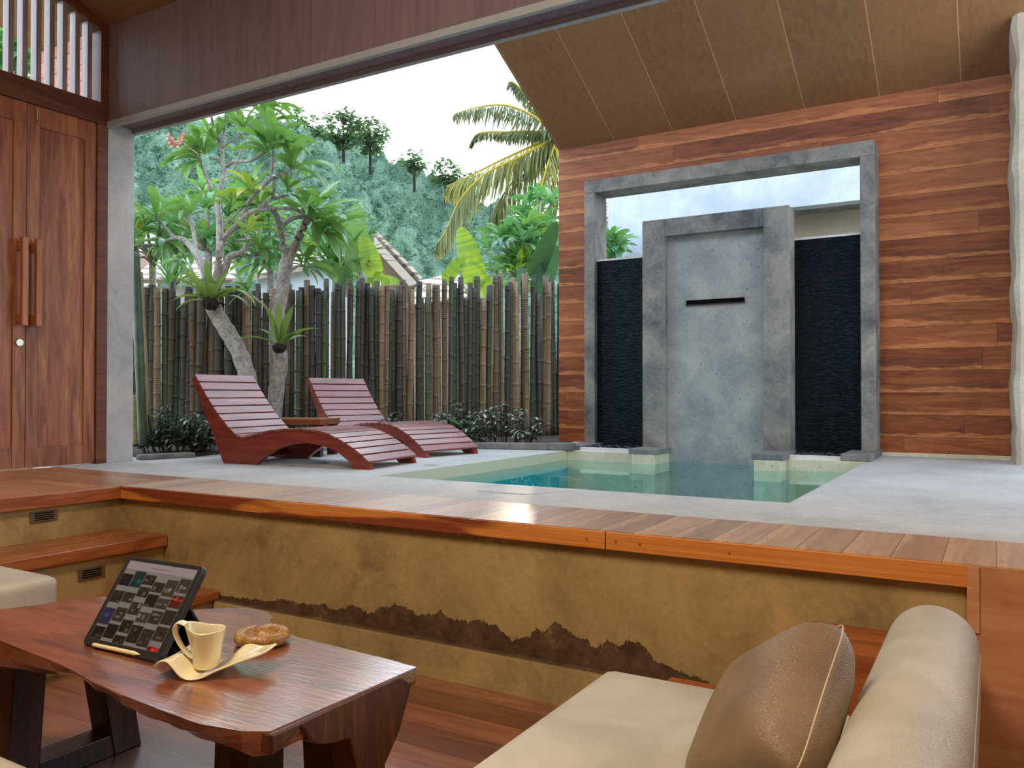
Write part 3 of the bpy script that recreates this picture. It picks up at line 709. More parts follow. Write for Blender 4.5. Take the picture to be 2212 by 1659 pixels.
Rq = Matrix.Rotation(math.radians(50), 3, nrm); ex = Rq @ ex; ey = Rq @ ey
pw.rotation_quaternion = Matrix((ex, ey, nrm)).transposed().to_quaternion()
cov = link('cover', pillow(None, S_, T_), M['taupe'], pw, smooth=True, subsurf=1)
bm = B(); pts = []
def rim(u, v):
    k = 1 - .06 * (1 - v * v) * abs(u) ** 3; k2 = 1 - .06 * (1 - u * u) * abs(v) ** 3
    kc = 1 - .10 * abs(u) ** 5 * abs(v) ** 5; return V((u * S_ * k * kc * 1.002, v * S_ * k2 * kc * 1.002, 0))
for k in range(16): pts.append(rim(-1 + k / 8, -1))
for k in range(16): pts.append(rim(1, -1 + k / 8))
for k in range(16): pts.append(rim(1 - k / 8, 1))
for k in range(17): pts.append(rim(-1, 1 - k / 8))
tube(bm, pts, .0016, 6); link('piping', bm, M['piping'], cov, smooth=True)

so = thing('leather_sofa', 'cream leather seat at the left edge of the photo in front of the steps', 'sofa', (-3.7, 1.4, FZ))
put(so, 'base', bx(-4.2, -3.36, .75, 1.9, FZ, -.46), M['sofa_wood'], bevel=.005)
put(so, 'seat_cushion', softbox(-4.2, -3.29, .7, 1.95, -.46, -.222, .035, 12, .004), M['leather'], smooth=True)
po = thing('footstool', 'cream leather footstool at the bottom left corner of the photo beside the table', 'footstool', (-2.1, .8, FZ))
put(po, 'cushion', softbox(-2.35, -1.80, .50, 1.045, -.44, -.30, .05, 10, .012), M['leather'], smooth=True)
put(po, 'base', bx(-2.3, -1.86, .56, .99, FZ, -.44), M['sofa_wood'])

# ------------------------------------------------------------------ live-edge table
TZ = -.17
ct = thing('coffee_table', 'live-edge wooden slab coffee table on dark trestle legs in the lounge pit', 'coffee table', (-1.9, 1.45, FZ))
near = [(-1.28, 1.196), (-1.33, 1.168), (-1.434, 1.148), (-1.50, 1.152), (-1.58, 1.156), (-1.66, 1.163), (-1.74, 1.168), (-1.83, 1.182), (-1.93, 1.196), (-2.056, 1.218), (-2.2, 1.232), (-2.392, 1.250), (-2.6, 1.25), (-2.8, 1.23), (-2.95, 1.24)]
far = [(-3.0, 1.3), (-2.95, 1.36), (-2.80, 1.39), (-2.74, 1.44), (-2.69, 1.54), (-2.683, 1.63), (-2.62, 1.70), (-2.5, 1.72), (-2.35, 1.70), (-2.226, 1.725), (-2.15, 1.80), (-2.088, 1.845), (-1.99, 1.845), (-1.93, 1.815), (-1.89, 1.765), (-1.80, 1.725), (-1.713, 1.698), (-1.6, 1.69), (-1.45, 1.68), (-1.33, 1.672), (-1.261, 1.664)]
poly = [V((x, y, 0)) for x, y in near + far]
pp = []
for i in range(len(poly)):
    a, b = poly[i], poly[(i + 1) % len(poly)]
    pp.append(a)
    if i < len(poly) - 1: pp.append((a + b) / 2 + V((random.uniform(-.004, .004), random.uniform(-.003, .003), 0)))
bm = B(); cen = V((-2.0, 1.45, 0)); layers = []
def thick(p): return .05 if p.x > -2.0 else .05 + .04 * min(1, (-2.0 - p.x) / .5)
for lv_ in range(4):
    ring = []
    for p in pp:
        isend = p.x > -1.35
        ins = (0, .003, .022, .07)[lv_] * (0.15 if isend else 1); dirc = (cen - p).normalized(); dirc.x *= .6
        z = TZ - thick(p) * (0, .12, .6, 1)[lv_] + (random.uniform(-.006, .006) if lv_ > 1 else 0)
        ring.append(bm.verts.new((p.x + dirc.x * ins, p.y + dirc.y * ins, z)))
    layers.append(ring)
bm.faces.new(layers[0]); bm.faces.new(layers[-1][::-1]); k_ = len(pp)
for a, b in zip(layers, layers[1:]):
    for i in range(k_): bm.faces.new((a[i], a[(i + 1) % k_], b[(i + 1) % k_], b[i]))
put(ct, 'tabletop', bm, M['table'])
# hanging end block with cut-outs, its right part runs down as a leg
ap = [(1.188, -.172), (1.19, -.216), (1.215, -.207), (1.24, -.197), (1.269, -.183), (1.285, -.20), (1.296, -.225), (1.324, -.242), (1.37, -.255), (1.421, -.263), (1.432, -.30), (1.45, -.36), (1.465, -.45), (1.475, -.68), (1.56, -.68), (1.56, -.45), (1.545, -.37), (1.6, -.31), (1.63, -.25), (1.662, -.176)]
bm = B(); prism(bm, ap, lambda u, v: (-1.264, u, v), lambda u, v: (-1.335, u + .02 * (v + .17), v))
put(ct, 'end_block', bm, M['table_end'], bevel=.004)
def leg(bm, y0, z0, y1, z1, w, x0, x1):
    return hexa(bm, [(x0, y0, z0), (x1, y0, z0), (x0, y0 + w, z0), (x1, y0 + w, z0), (x0, y1, z1), (x1, y1, z1), (x0, y1 + w, z1), (x1, y1 + w, z1)])
for x in (-2.63, -1.47):
    if x < -2: ya, yb, ta, tb_ = 1.33, 1.68, 1.36, 1.60
    else: ya, yb, ta, tb_ = 1.20, 1.50, 1.215, 1.47
    put(ct, 'leg', leg(B(), ya, FZ, ta, TZ - .05, .10, x, x + .11), M['darkwood'], bevel=.004)
    put(ct, 'leg', leg(B(), yb, FZ, tb_, TZ - .05, .10, x, x + .11), M['darkwood'], bevel=.004)
    put(ct, 'foot_beam', bx(x + .004, x + .106, ya + .09, yb + .01, FZ, FZ + .07), M['darkwood'], bevel=.003)

# ------------------------------------------------------------------ tablet
BL, BR, TL = V((-2.162, 1.344, TZ)), V((-1.847, 1.355, TZ)), V((-2.162, 1.489, .046))
e1 = (BR - BL); wT = e1.length; e1.normalize(); e2 = (TL - BL); e2 = (e2 - e1 * e2.dot(e1)); hT = e2.length; e2.normalize(); e3 = e1.cross(e2)
tbm = Matrix((e1, e2, e3)).transposed().to_4x4(); tbm.translation = BL + V((0, 0, .0015))
td = thing('tablet', 'black-cased tablet showing a grid of small pictures propped up on the coffee table', 'tablet', BL)
td.matrix_world = tbm
def rrect(x0, x1, y0, y1, r, n=6):
    out = []
    for cx, cy, a0 in ((x1 - r, y1 - r, 0), (x0 + r, y1 - r, 90), (x0 + r, y0 + r, 180), (x1 - r, y0 + r, 270)):
        for k in range(n + 1):
            a = math.radians(a0 + 90 * k / n); out.append((cx + r * math.cos(a), cy + r * math.sin(a)))
    return out
bm = B(); prism(bm, rrect(0, wT, 0, hT, .016), lambda u, v: (u, v, -.013), lambda u, v: (u, v, .004)); case = link('case', bm, M['case'], td, bevel=.002)
sx0, sx1, sy0, sy1 = .018, wT - .018, .020, hT - .013
bm = B(); lay = tintlayer(bm)
def quad(x0, x1, y0, y1, z, c):
    f = bm.faces.new([bm.verts.new(p) for p in ((x0, y0, z), (x1, y0, z), (x1, y1, z), (x0, y1, z))])
    for lp in f.loops: lp[lay] = (*c, 1)
quad(sx0, sx1, sy0, sy1, .0045, (.42, .44, .46))
quad(sx0, sx1, sy1 - .024, sy1, .0047, (.52, .50, .56)); quad(sx0 + .10, sx1 - .10, sy1 - .015, sy1 - .012, .005, (.42, .42, .45))
cols_n = 6; cw = (sx1 - sx0) / cols_n; rng = random.Random(3)
pal = [(.13, .13, .12), (.20, .19, .17), (.17, .19, .15), (.22, .2, .19), (.10, .10, .11), (.26, .25, .23), (.16, .15, .14)]
spec_ = {(3, 4): (.62, .55, .12), (5, 4): (.48, .10, .10), (1, 0): (.10, .22, .24), (0, 2): (.16, .18, .34), (1, 4): (.32, .16, .14), (5, 1): (.36, .17, .14)}
for c in range(cols_n):
    y = sy1 - .027 - (.012, .0, .006, .022, .010, .002)[c]; r_ = 0
    while y > sy0 + .006:
        h = rng.choice((.028, .034, .038, .046)); y2 = max(sy0 + .001, y - h); cc = spec_.get((c, r_), rng.choice(pal))
        x0, x1 = sx0 + c * cw + .0012, sx0 + (c + 1) * cw - .0012
        quad(x0, x1, y2, y, .005, tuple(t * .8 for t in cc))
        for q in range(3):
            qx = rng.uniform(x0, x1 - .014); qy = rng.uniform(y2, max(y2, y - .012)); b_ = rng.uniform(.6, 2.0)
            quad(qx, min(x1, qx + rng.uniform(.006, .02)), qy, min(y, qy + rng.uniform(.004, .012)), .0052 + q * .0001, tuple(min(1, t * b_) for t in cc))
        y = y2 - rng.choice((.007, .009, .016)); r_ += 1
link('screen', bm, M['screen'], case, recalc=False)
# folded stand behind
st0 = B(); hexa(st0, [(.03, .13, -.02), (wT - .03, .13, -.02), (.03, .135, -.014), (wT - .03, .135, -.014), (.03, .13, -.02), (wT - .03, .13, -.02), (.03, .135, -.014), (wT - .03, .135, -.014)])
st0.free()
inv = tbm.inverted()
back_foot = [inv @ V((BL.x + f * (BR.x - BL.x), BL.y + .175, TZ + .003)) for f in (.08, .98)]
bm = B(); a0, a1 = V((.03, .15, -.013)), V((wT - .006, .15, -.013)); up_ = V((0, .006, 0))
hexa(bm, [a0, a1, a0 + up_, a1 + up_, back_foot[0], back_foot[1], back_foot[0] + up_, back_foot[1] + up_]); link('stand_flap', bm, M['case'], td)
bm = B(); lows = [inv @ V((BL.x + f * (BR.x - BL.x), BL.y + dy, TZ + .002)) for dy in (.0, .175) for f in (.02, .99)]
hexa(bm, [lows[0], lows[1], lows[2], lows[3]] + [p + inv.to_3x3() @ V((0, 0, .006)) for p in lows]); link('stand_base', bm, M['case'], td)
bm = B()
p0, p1_ = V((.055, .004, .010)), V((.245, .006, .010))
tube(bm, [p0, p0 + V((.003, 0, 0)), p0 + (p1_ - p0) * .88, p1_], [.0045, .0055, .0055, .001], 12)
sy = thing('stylus', 'pale white stylus pencil resting along the lower edge of the tablet', 'stylus', BL); sy.matrix_world = tbm
link('barrel', bm, M['stylus'], sy, smooth=True)

# ------------------------------------------------------------------ cup, saucer, ashtray
def onz(px, py, z):
    p = at(px, py, 1) - V((0, 0, CAMZ)); return p * ((z - CAMZ) / p.z) + V((0, 0, CAMZ))
cc = onz(443, 1450, TZ)
ROT = TH
sc_ = thing('saucer', 'cream porcelain saucer with a wave-shaped rim under the coffee cup', 'saucer', (cc.x, cc.y, TZ), ROT)
prof = [(-.098, .022), (-.085, .036), (-.068, .044), (-.052, .043), (-.038, .030), (-.024, .013), (-.008, .003), (.010, .002), (.03, .006), (.055, .018), (.105, .036), (.155, .052)]
ps = smoothline([(x, 0, z) for x, z in prof], 3)
bm = B(); W2 = .075; rows = []
for j in range(9):
    t = -1 + 2 * j / 8; row = []
    for i, p in enumerate(ps):
        u = i / (len(ps) - 1); ww = W2 * (1 - .35 * abs(2 * u - 1) ** 3)
        row.append(bm.verts.new((p.x + t * .012, t * ww, p.z + .0015 + .004 * t * t + .022 * max(0, t) * math.exp(-((p.x - .07) / .03) ** 2))))
    rows.append(row)
for a, b in zip(rows, rows[1:]):
    for i in range(len(ps) - 1): bm.faces.new((a[i], a[i + 1], b[i + 1], b[i]))
o = link('dish', bm, M['ceramic'], sc_, smooth=True); md = o.modifiers.new('thick', 'SOLIDIFY'); md.thickness = .006; md.offset = 1; o.modifiers.new('sub', 'SUBSURF').render_levels = 2
cu = thing('coffee_cup', 'cream porcelain coffee cup with a flowing wave handle standing on the saucer', 'cup', (cc.x + RT[0] * .004, cc.y + RT[1] * .004, TZ + .0095), ROT)
H_ = .098
outer = [(.027, 0), (.031, .003), (.033, .02), (.036, .045), (.040, .07), (.0455, H_)]; inner = [(.0425, H_), (.037, .07), (.033, .045), (.029, .02), (.02, .012)]
def cupfn(p, a, j):
    hz = p.z / H_
    d_ = math.cos(a - PI)                     # handle side
    if hz > .5:
        f = (hz - .5) * 2
        p.z += f * (.016 * max(0, d_) ** 2 - .0012 * max(0, -math.cos(2 * a)) )
        if d_ > 0: p.x -= f * .012 * d_ ** 4
    return p
bm = B(); lathe(bm, outer + inner, 48, fn=cupfn); link('bowl', bm, M['ceramic'], cu, smooth=True, subsurf=1)
bm = B(); hp = smoothline([(-.050, 0, .106), (-.066, 0, .113), (-.078, 0, .104), (-.078, 0, .085), (-.068, 0, .062), (-.054, 0, .042), (-.040, 0, .028), (-.032, 0, .024)], 4); rows = []
for i, p in enumerate(hp):
    d_ = (hp[min(i + 1, len(hp) - 1)] - hp[max(i - 1, 0)]).normalized(); nn = V((-d_.z, 0, d_.x)); wd = .018 * (1 - .45 * i / len(hp))
    rows.append([bm.verts.new(p + V((0, sy_ * wd, 0)) + nn * sz * .0032) for sy_, sz in ((-1, -1), (1, -1), (1, 1), (-1, 1))])
for a, b in zip(rows, rows[1:]):
    for i in range(4): bm.faces.new((a[i], a[(i + 1) % 4], b[(i + 1) % 4], b[i]))
bm.faces.new(rows[0]); bm.faces.new(rows[-1]); link('handle', bm, M['ceramic'], cu, smooth=True, subsurf=2)
bm = B(); lathe(bm, [(.037, .066), (.0365, .0665)], 32); link('coffee', bm, M['coffee'], cu)
ac = at(566, 1388, 2.26); ac.z = TZ
ash = thing('ashtray', 'round tan carved ashtray with rest notches on the coffee table', 'ashtray', (ac.x, ac.y, TZ), .4)
def notch(p, a, j):
    if 4 <= j <= 7:
        for k in range(3):
            if abs((a - k * 2 * PI / 3 + PI) % (2 * PI) - PI) < .16: p.z -= .008
    return p
bm = B(); lathe(bm, [(.052, 0), (.066, .004), (.075, .016), (.074, .028), (.070, .034), (.067, .0362), (.066, .0365), (.056, .036), (.0475, .0352), (.0465, .0345), (.043, .028), (.039, .010), (.03, .008)], 60, fn=notch)
link('dish', bm, M['ashtray'], ash, smooth=True)

# ------------------------------------------------------------------ ground and garden
bm = B(); prism(bm, [(-60, -10), (-6.0, -10), (-6.0, 3.6), (-6.5, 4.1), (-6.5, 6.9), (-3.9, 7.3), (-3.9, 7.62), (30, 7.62), (30, 90), (-120, 90)], lambda u, v: (u, v, -.3), lambda u, v: (u, v, -.02))
struct('ground', bm, M['ground'])
bm = B(); bl = [(-5.75, 4.22), (-5.66, 4.45), (-5.72, 4.75), (-5.9, 5.2), (-5.75, 5.9), (-5.2, 6.4), (-4.5, 6.6), (-4.0, 6.75), (-3.5, 6.82), (-3.42, 7.3), (-3.87, 7.5), (-4.3, 9.0), (-5.2, 9.2), (-7.5, 5.2), (-7.0, 4.1)]
prism(bm, bl, lambda u, v: (u, v, -.05), lambda u, v: (u, v, .025)); struct('garden_soil', bm, M['soil'])
def kerb(label, pts, h, w=.1):
    t = B(); p0, p1 = V((*pts[0], 0)), V((*pts[1], 0)); d = (p1 - p0).normalized(); s = V((-d.y, d.x, 0)) * w
    hexa(t, [p0, p1, p0 + s, p1 + s, p0 + V((0, 0, h)), p1 + V((0, 0, h)), p0 + s + V((0, 0, h)), p1 + s + V((0, 0, h))])
    bmesh.ops.subdivide_edges(t, edges=[e for e in t.edges if e.calc_length() > .3], cuts=6)
    for v in t.verts: v.co += V((noise.noise(v.co * 5), noise.noise(v.co * 5 + V((9, 0, 0))), 0)) * .012
    return tag(link('kerb_stone', t, M['kerb'], bevel=.01), label, 'kerb stone')
kerb('dark grey kerb stone at the foot of the grey pier beside the garden bed', [(-5.72, 4.02), (-5.60, 4.43)], .04, .11)
kerb('grey kerb stone behind the pier kerb, under the dark shrubs at the left', [(-5.80, 4.50), (-5.86, 5.1)], .035, .1)
kerb('long grey kerb stone along the garden bed right of the rear sun lounger', [(-4.2, 6.42), (-3.52, 6.64)], .06, .14)
kerb('short grey kerb stone at the back left corner of the pool', [(-3.52, 6.62), (-3.30, 6.68)], .07, .09)

# bamboo fence: every pole a part
fen = thing('bamboo_fence', 'fence of upright weathered bamboo poles of uneven height behind the garden bed', 'fence', (-5.7, 6.7, 0))
A_, B_ = V((-6.98, 4.80, 0)), V((-4.36, 8.88, 0)); NP = 93; variants = []
for q in range(7):
    bm = B(); pts = []; rr = []; z = 0; nodes = []; zz = random.uniform(.05, .25)
    while zz < 1.85: nodes.append(zz); zz += random.uniform(.22, .34)
    lv2 = [0]
    for nz_ in nodes: lv2 += [nz_ - .035, nz_ - .012, nz_ - .004, nz_ + .004, nz_ + .012, nz_ + .035]
    lv2.append(1.9)
    for h in lv2:
        near_ = min(abs(h - nz_) for nz_ in nodes); r = .0335 * (1.12 if near_ < .006 else 1.0)
        pts.append(V((noise.noise(V((q * 9, 0, h))) * .008, noise.noise(V((0, q * 9, h))) * .008, h))); rr.append(r)
    tube(bm, pts, rr, 10)
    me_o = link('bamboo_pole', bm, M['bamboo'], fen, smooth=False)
    for p in me_o.data.polygons: p.use_smooth = len(p.vertices) == 4
    variants.append(me_o)
dv = (B_ - A_); nrm_ = V((-dv.y, dv.x, 0)).normalized()
for k in range(NP):
    v0 = variants[k % 7]; o = v0 if k < 7 else v0.copy()
    if k >= 7: C.objects.link(o); o.parent = fen
    f = (k + .5 + random.uniform(-.2, .2)) / NP; p = A_ + dv * f + nrm_ * random.choice((-.02, 0, .015, .03))
    hgt = (1.50 + .42 * f + random.uniform(-.09, .06)) - (.13 if random.random() < .16 else 0)
    s = random.uniform(.84, 1.14) * (1.0 if f > .2 else 1.1)
    o.location = p - fen.location; o.rotation_euler = (random.uniform(-.014, .014), random.uniform(-.014, .014), random.uniform(0, 6)); o.scale = (s, s, hgt / 1.9)
for z in (.16,):
    bm = B(); tube(bm, [A_ + nrm_ * .07 + V((0, 0, z - .02)), A_ + dv * .5 + nrm_ * .07 + V((0, 0, z)), B_ + nrm_ * .07 + V((0, 0, z + .04))], .02, 8); put(fen, 'rail', bm, M['bamboo_green'])
def pole(label, base, top, r, mat):
    bm = B(); p0, p1 = V(base), V(top); pts, rr = [], []
    for i in range(33):
        t = i / 32; pts.append(p0.lerp(p1, t)); rr.append(r * (1.1 if i % 5 == 3 else 1))
    tube(bm, pts, rr, 12); return tag(link('bamboo_post', bm, M[mat], smooth=True), label, 'bamboo post')
pole('tall dark green bamboo post leaning beside the grey pier', at(309, 962, 6.62), at(292, 545, 6.75), .036, 'bamboo_green')
pole('short thick tan bamboo stump between the grey pier and the green post', at(293, 960, 6.75), at(290, 855, 6.8), .05, 'bamboo_tan')
pole('slim upright tan bamboo post just right of the green leaning post', at(322, 940, 6.95), at(303, 588, 7.0), .022, 'bamboo_tan')

# ------------------------------------------------------------------ frangipani trees
def px_tree(name, label, D, branches, whorls, mat, L, w, cat='tree', group=None, jit=.25, extra=None, bark='bark', nleaf=10):
    base = at(*branches[0][0][:2], D); base.z = 0.02
    t = thing(name, label, cat, (base.x, base.y, 0), 0, group)
    bm = B()
    def dep(px, py): return D + jit * math.sin(px * .021 + py * .013) * max(0, min(1, (700 - py) / 150))
    for br in branches:
        pts = [at(q[0], q[1], dep(q[0], q[1])) for q in br]
        if br is branches[0]: pts[0].z = min(pts[0].z, .0)
        rs = [q[2] for q in br]; sm = smoothline([(p.x, p.y, p.z) for p in pts], 4)
        rr = []
        for i in range(len(rs) - 1): rr += [rs[i] + (rs[i + 1] - rs[i]) * k / 4 for k in range(4)]
        rr.append(rs[-1]); px2m = D / F
        tube(bm, sm, [r * px2m * (1 + .06 * math.sin(i * 2.1)) for i, r in enumerate(rr)], 9)
    put(t, 'trunk', bm, M[bark], smooth=True)
    bm = B(); tintlayer(bm)
    for wh in whorls:
        px, py, ax, ay = wh[:4]; sc = wh[4] if len(wh) > 4 else 1; tb = wh[5] if len(wh) > 5 else .42
        c = at(px, py, dep(px, py)); axis = V((RT[0] * ax - FW[0] * .25, RT[1] * ax - FW[1] * .25, ay))
        whorl(bm, c, axis, nleaf, L * sc, w * sc, 1.05, .95, tb, .28)
    put(t, 'foliage', bm, M[mat], recalc=False)
    return t
brL = [[(552, 905, 21), (540, 850, 20), (530, 800, 19), (512, 752, 18), (490, 715, 18), (470, 682, 17), (457, 655, 17), (458, 635, 14)],
       [(459, 640, 12), (448, 600, 10), (428, 555, 8), (412, 532, 7), (395, 517, 6), (375, 515, 5), (350, 527, 4.5), (320, 530, 4), (288, 531, 3.5)],
       [(378, 516, 4), (354, 488, 3.5), (338, 470, 3.5)], [(424, 550, 5), (418, 500, 4.5), (408, 462, 4)],
       [(460, 640, 11), (469, 600, 9), (474, 540, 8), (474, 480, 7), (470, 440, 6.5), (478, 400, 6), (486, 362, 5)],
       [(488, 362, 4), (472, 346, 3.5), (452, 340, 3)], [(488, 360, 4), (506, 349, 4), (540, 347, 3.5), (572, 328, 4)],
       [(481, 385, 5), (478, 320, 4), (463, 285, 3.5), (457, 252, 3)], [(480, 320, 4), (484, 280, 3), (487, 248, 3)], [(480, 318, 2), (520, 292, 2), (550, 272, 2)],
       [(456, 412, 4), (440, 370, 3.5), (428, 335, 3.5)], [(503, 372, 3), (518, 335, 3), (530, 290, 2.5)],
       [(466, 622, 10), (480, 596, 8), (490, 570, 7.5), (497, 553, 7), (511, 548, 6), (524, 543, 5), (534, 525, 4)],
       [(472, 548, 7), (484, 516, 6), (508, 488, 5.5), (534, 463, 5), (560, 453, 4.5), (600, 450, 4), (638, 452, 4), (656, 464, 3.5)],
       [(508, 490, 4), (530, 450, 3.5), (541, 426, 3)], [(534, 440, 4), (556, 415, 4), (584, 387, 5), (608, 378, 4), (627, 367, 4)],
       [(586, 386, 4), (589, 350, 4), (590, 328, 3.5)], [(560, 450, 4), (580, 434, 4), (602, 426, 3.5), (622, 422, 3)], [(592, 388, 3), (592, 410, 3), (588, 428, 3)],
       [(530, 290, 4), (546, 266, 4), (566, 245, 5), (578, 232, 4)], [(530, 292, 3), (526, 278, 3)]]
whL = [(338, 470, -.3, .7, 1.05, .45), (290, 520, -.6, .5, .8, .3), (352, 520, .0, -.5, .8, .35), (408, 458, -.2, .8, .7, .5), (440, 330, -.2, .9, 1.1, .3), (430, 345, -.6, .2, .95, .35), (452, 290, -.1, .9, .6, .6), (487, 250, .1, .9, .6, .3),
       (578, 330, -.1, .9, 1.05, .3), (526, 276, 0, .9, .8, .35), (580, 230, .6, .5, .95, .22), (578, 262, .1, .9, .8, .35), (590, 318, .35, .7, 1.15, .25), (632, 362, .5, .7, 1.2, .32), (622, 415, .5, .3, .9, .4), (541, 415, 0, .9, .85, .95), (536, 500, .2, .7, .7, .9), (560, 540, .6, .5, .8, .4),
       (655, 460, .4, .5, .85, .35), (500, 440, -.2, .6, .6, .75), (395, 560, 0, -.2, .7, .4)]
tl = px_tree('frangipani_tree', 'frangipani tree with a curved leaning trunk behind the front lounger, bearing the upper fern', 7.55, brL, whL, 'plum', .39, .082)
brR = [[(588, 905, 17), (597, 840, 17), (606, 785, 16), (600, 745, 15), (598, 710, 15), (602, 670, 15), (610, 620, 15), (618, 570, 15), (626, 550, 13)],
       [(620, 565, 10), (610, 520, 8), (604, 490, 8), (600, 472, 7), (586, 450, 6), (560, 440, 5)], [(622, 560, 12), (640, 522, 11), (652, 497, 10), (660, 480, 9), (673, 470, 6)],
       [(604, 492, 6), (630, 472, 6), (655, 468, 5), (674, 468, 5)], [(676, 474, 4), (690, 492, 4), (702, 506, 3)], [(600, 692, 4), (572, 662, 3), (545, 640, 3), (532, 630, 3)], [(612, 600, 4), (640, 576, 3), (655, 575, 2.5)]]
whR = [(675, 466, .35, .8, 1.3, .38), (700, 502, .7, .1, 1.15, .4), (560, 440, -.4, .6, .8, .5), (655, 575, .6, .3, .8, .35), (532, 628, -.5, .4, .7, .35), (680, 480, .9, -.1, 1.1, .45)]
tr_ = px_tree('frangipani_tree', 'frangipani tree with a straighter forked trunk behind the side table, bearing the lower fern', 7.75, brR, whR, 'plum', .42, .09)
# flowers of the left tree
bm = B(); c0 = at(383, 300, 7.5); tube(bm, [at(428, 333, 7.5), at(408, 318, 7.5), c0], .005, 6)
for k in range(11):
    c = c0 + V((random.uniform(-.06, .06), random.uniform(-.06, .06), random.uniform(-.07, .07)))
    for j in range(5):
        a = 2 * PI * j / 5; leaf(bm, c, V((math.cos(a), math.sin(a) * .4 - .5, math.sin(a))), .045, .03, .2, 0, 3, .1)
put(tl, 'flower_cluster', bm, M['petal'])
# trees beyond the fence
def bush_tree(label, D, cx, cy, rx, ry, nw, L, mat='plum2', seed=1, group='leafy trees beyond the fence'):
    rg = random.Random(seed); b0 = at(cx, cy, D); t = thing('leafy_tree', label, 'tree', (b0.x, b0.y, 0), 0, group)
    bm = B(); bt = B(); tintlayer(bm); hub = at(cx, cy + ry * .9, D)
    tube(bt, [V((b0.x, b0.y, -.02)), hub], [.06, .045], 8)
    for k in range(nw):
        a = rg.uniform(0, 2 * PI); r = rg.uniform(.15, 1) ** .6
        q = at(cx + rx * r * math.cos(a), cy + ry * r * math.sin(a), D + rg.uniform(-.6, .6)); ax = V((q - hub)).normalized()
        tube(bt, [hub, hub.lerp(q, .5) + V((0, 0, .05)), q], [.022, .016, .01], 6)
        whorl(bm, q, ax + V((0, 0, .4)), 10, L, L * .27, 1.0, .9, rg.choice((.3, .4, .45, .5, .9)), .25)
    put(t, 'trunk', bt, M['bark'], smooth=True); put(t, 'foliage', bm, M[mat], recalc=False); return t
bush_tree('bushy green frangipani beyond the fence, seen through the left tree', 10.2, 450, 480, 125, 70, 28, .33, seed=2)
bush_tree('low leafy green tree beyond the fence between the two frangipani trunks', 10.6, 585, 520, 95, 62, 24, .33, seed=3)
bush_tree('leafy frangipani beyond the fence left of the plank wall', 11.2, 1118, 545, 76, 66, 24, .36, seed=4)
bush_tree('sunlit yellow-green shrub low behind the fence beside the plank wall', 12.2, 1160, 470, 42, 40, 12, .34, seed=9)
bush_tree('dark leafy bush beyond the fence beside the grey pier', 11.0, 330, 520, 50, 55, 14, .3, seed=12)

# ferns on the trunks
def fern(label, px, py, D, fronds, hub_r):
    c = at(px, py, D); t = thing('birds_nest_fern', label, 'fern', c, 0, 'ferns growing on the frangipani trunks')
    bm = B(); bmesh.ops.create_icosphere(bm, subdivisions=3, radius=hub_r)
    for v in bm.verts: v.co = v.co * (1 + .35 * noise.noise(v.co * 40)); v.co.z *= .8
    link('root_mass', bm, M['darkbark'], t, smooth=False)
    for dx, dy, L, dr, dd in fronds:
        bm = B(); d = V((RT[0] * dx + FW[0] * dd, RT[1] * dx + FW[1] * dd, dy)).normalized()
        leaf(bm, d * hub_r * .6, d, L, .075, dr, random.uniform(-.4, .4), 9, .18, 'strap', random.uniform(.1, .9))
        link('frond', bm, M['fern'], t, recalc=False)
fern('birds nest fern high on the curved trunk of the left frangipani', 455, 655, 7.38, [(-.35, .9, .42, .5, -.4), (-.6, .7, .42, .7, -.3), (-.9, .5, .30, 1.2, -.3), (-1, .25, .28, 1.3, -.3), (.1, 1, .40, .4, -.5), (.5, .9, .36, .6, -.4), (.8, .6, .38, 1.0, -.3), (1, .5, .42, 1.5, -.3), (.9, .8, .5, 2.0, -.2), (-.2, .8, .45, .7, -.8), (.3, .7, .4, 1, -.8), (-.5, .6, .4, 1.0, .6), (.5, .7, .4, 1, .6)], .075)
fern('birds nest fern lower down on the right frangipani trunk', 603, 752, 7.55, [(-.15, 1, .44, .3, -.4), (.1, 1, .44, .3, -.4), (.32, 1, .42, .4, -.3), (.8, .75, .46, .9, -.3), (.7, .9, .30, 1.4, -.3), (-.8, .6, .40, 1.2, -.3), (-.6, .9, .3, .8, .3), (.6, .7, .3, .9, .5)], .06)

# banana plants beyond / beside the fence
def banana(label, bpx, D, leaves, mat='banana', group='banana plants along the fence'):
    b = at(bpx, 850, D); b.z = -.02; t = thing('banana_plant', label, 'banana plant', (b.x, b.y, 0), 0, group)
    top = at(bpx, 640, D); bm = B(); tube(bm, [b, top], [.06, .04], 10); put(t, 'stem', bm, M['bamboo_green'], smooth=True)
    for (x0, y0, x1, y1, wpx, dr, tint, dd, roll) in leaves:
        p0, p1 = at(x0, y0, D), at(x1, y1, D + dd); L = (p1 - p0).length; bm = B()
        tube(bm, [top, p0], [.014, .009], 6)
        leaf(bm, p0, (p1 - p0) + V((0, 0, L * dr * .45)), L * (1 + .1 * dr), wpx * D / F, dr, roll, 30, .14, 'banana', tint, up=(-FW[0], -FW[1], .15), stalk=.0)
        put(t, 'leaf', bm, M[mat], recalc=False)
banana('banana plant with a broad bright yellow leaf beyond the fence left of the small roof', 790, 9.6, [(808, 600, 786, 508, 46, .1, .95, 0, .3), (772, 590, 770, 440, 54, .1, .5, .1, .1), (755, 620, 700, 560, 40, .8, .35, 0, 0), (745, 640, 748, 565, 30, .2, .3, 0, .3), (805, 600, 838, 615, 30, .7, .9, 0, 0), (790, 620, 860, 605, 26, .9, .8, .2, 0)])
banana('banana plant with one tall upright backlit leaf beyond the middle of the fence', 1022, 10.4, [(1032, 625, 997, 490, 52, .05, .88, 0, .1), (960, 610, 1000, 553, 30, .2, .8, 0, .3), (1030, 640, 1085, 600, 30, .8, .95, 0, 0)])
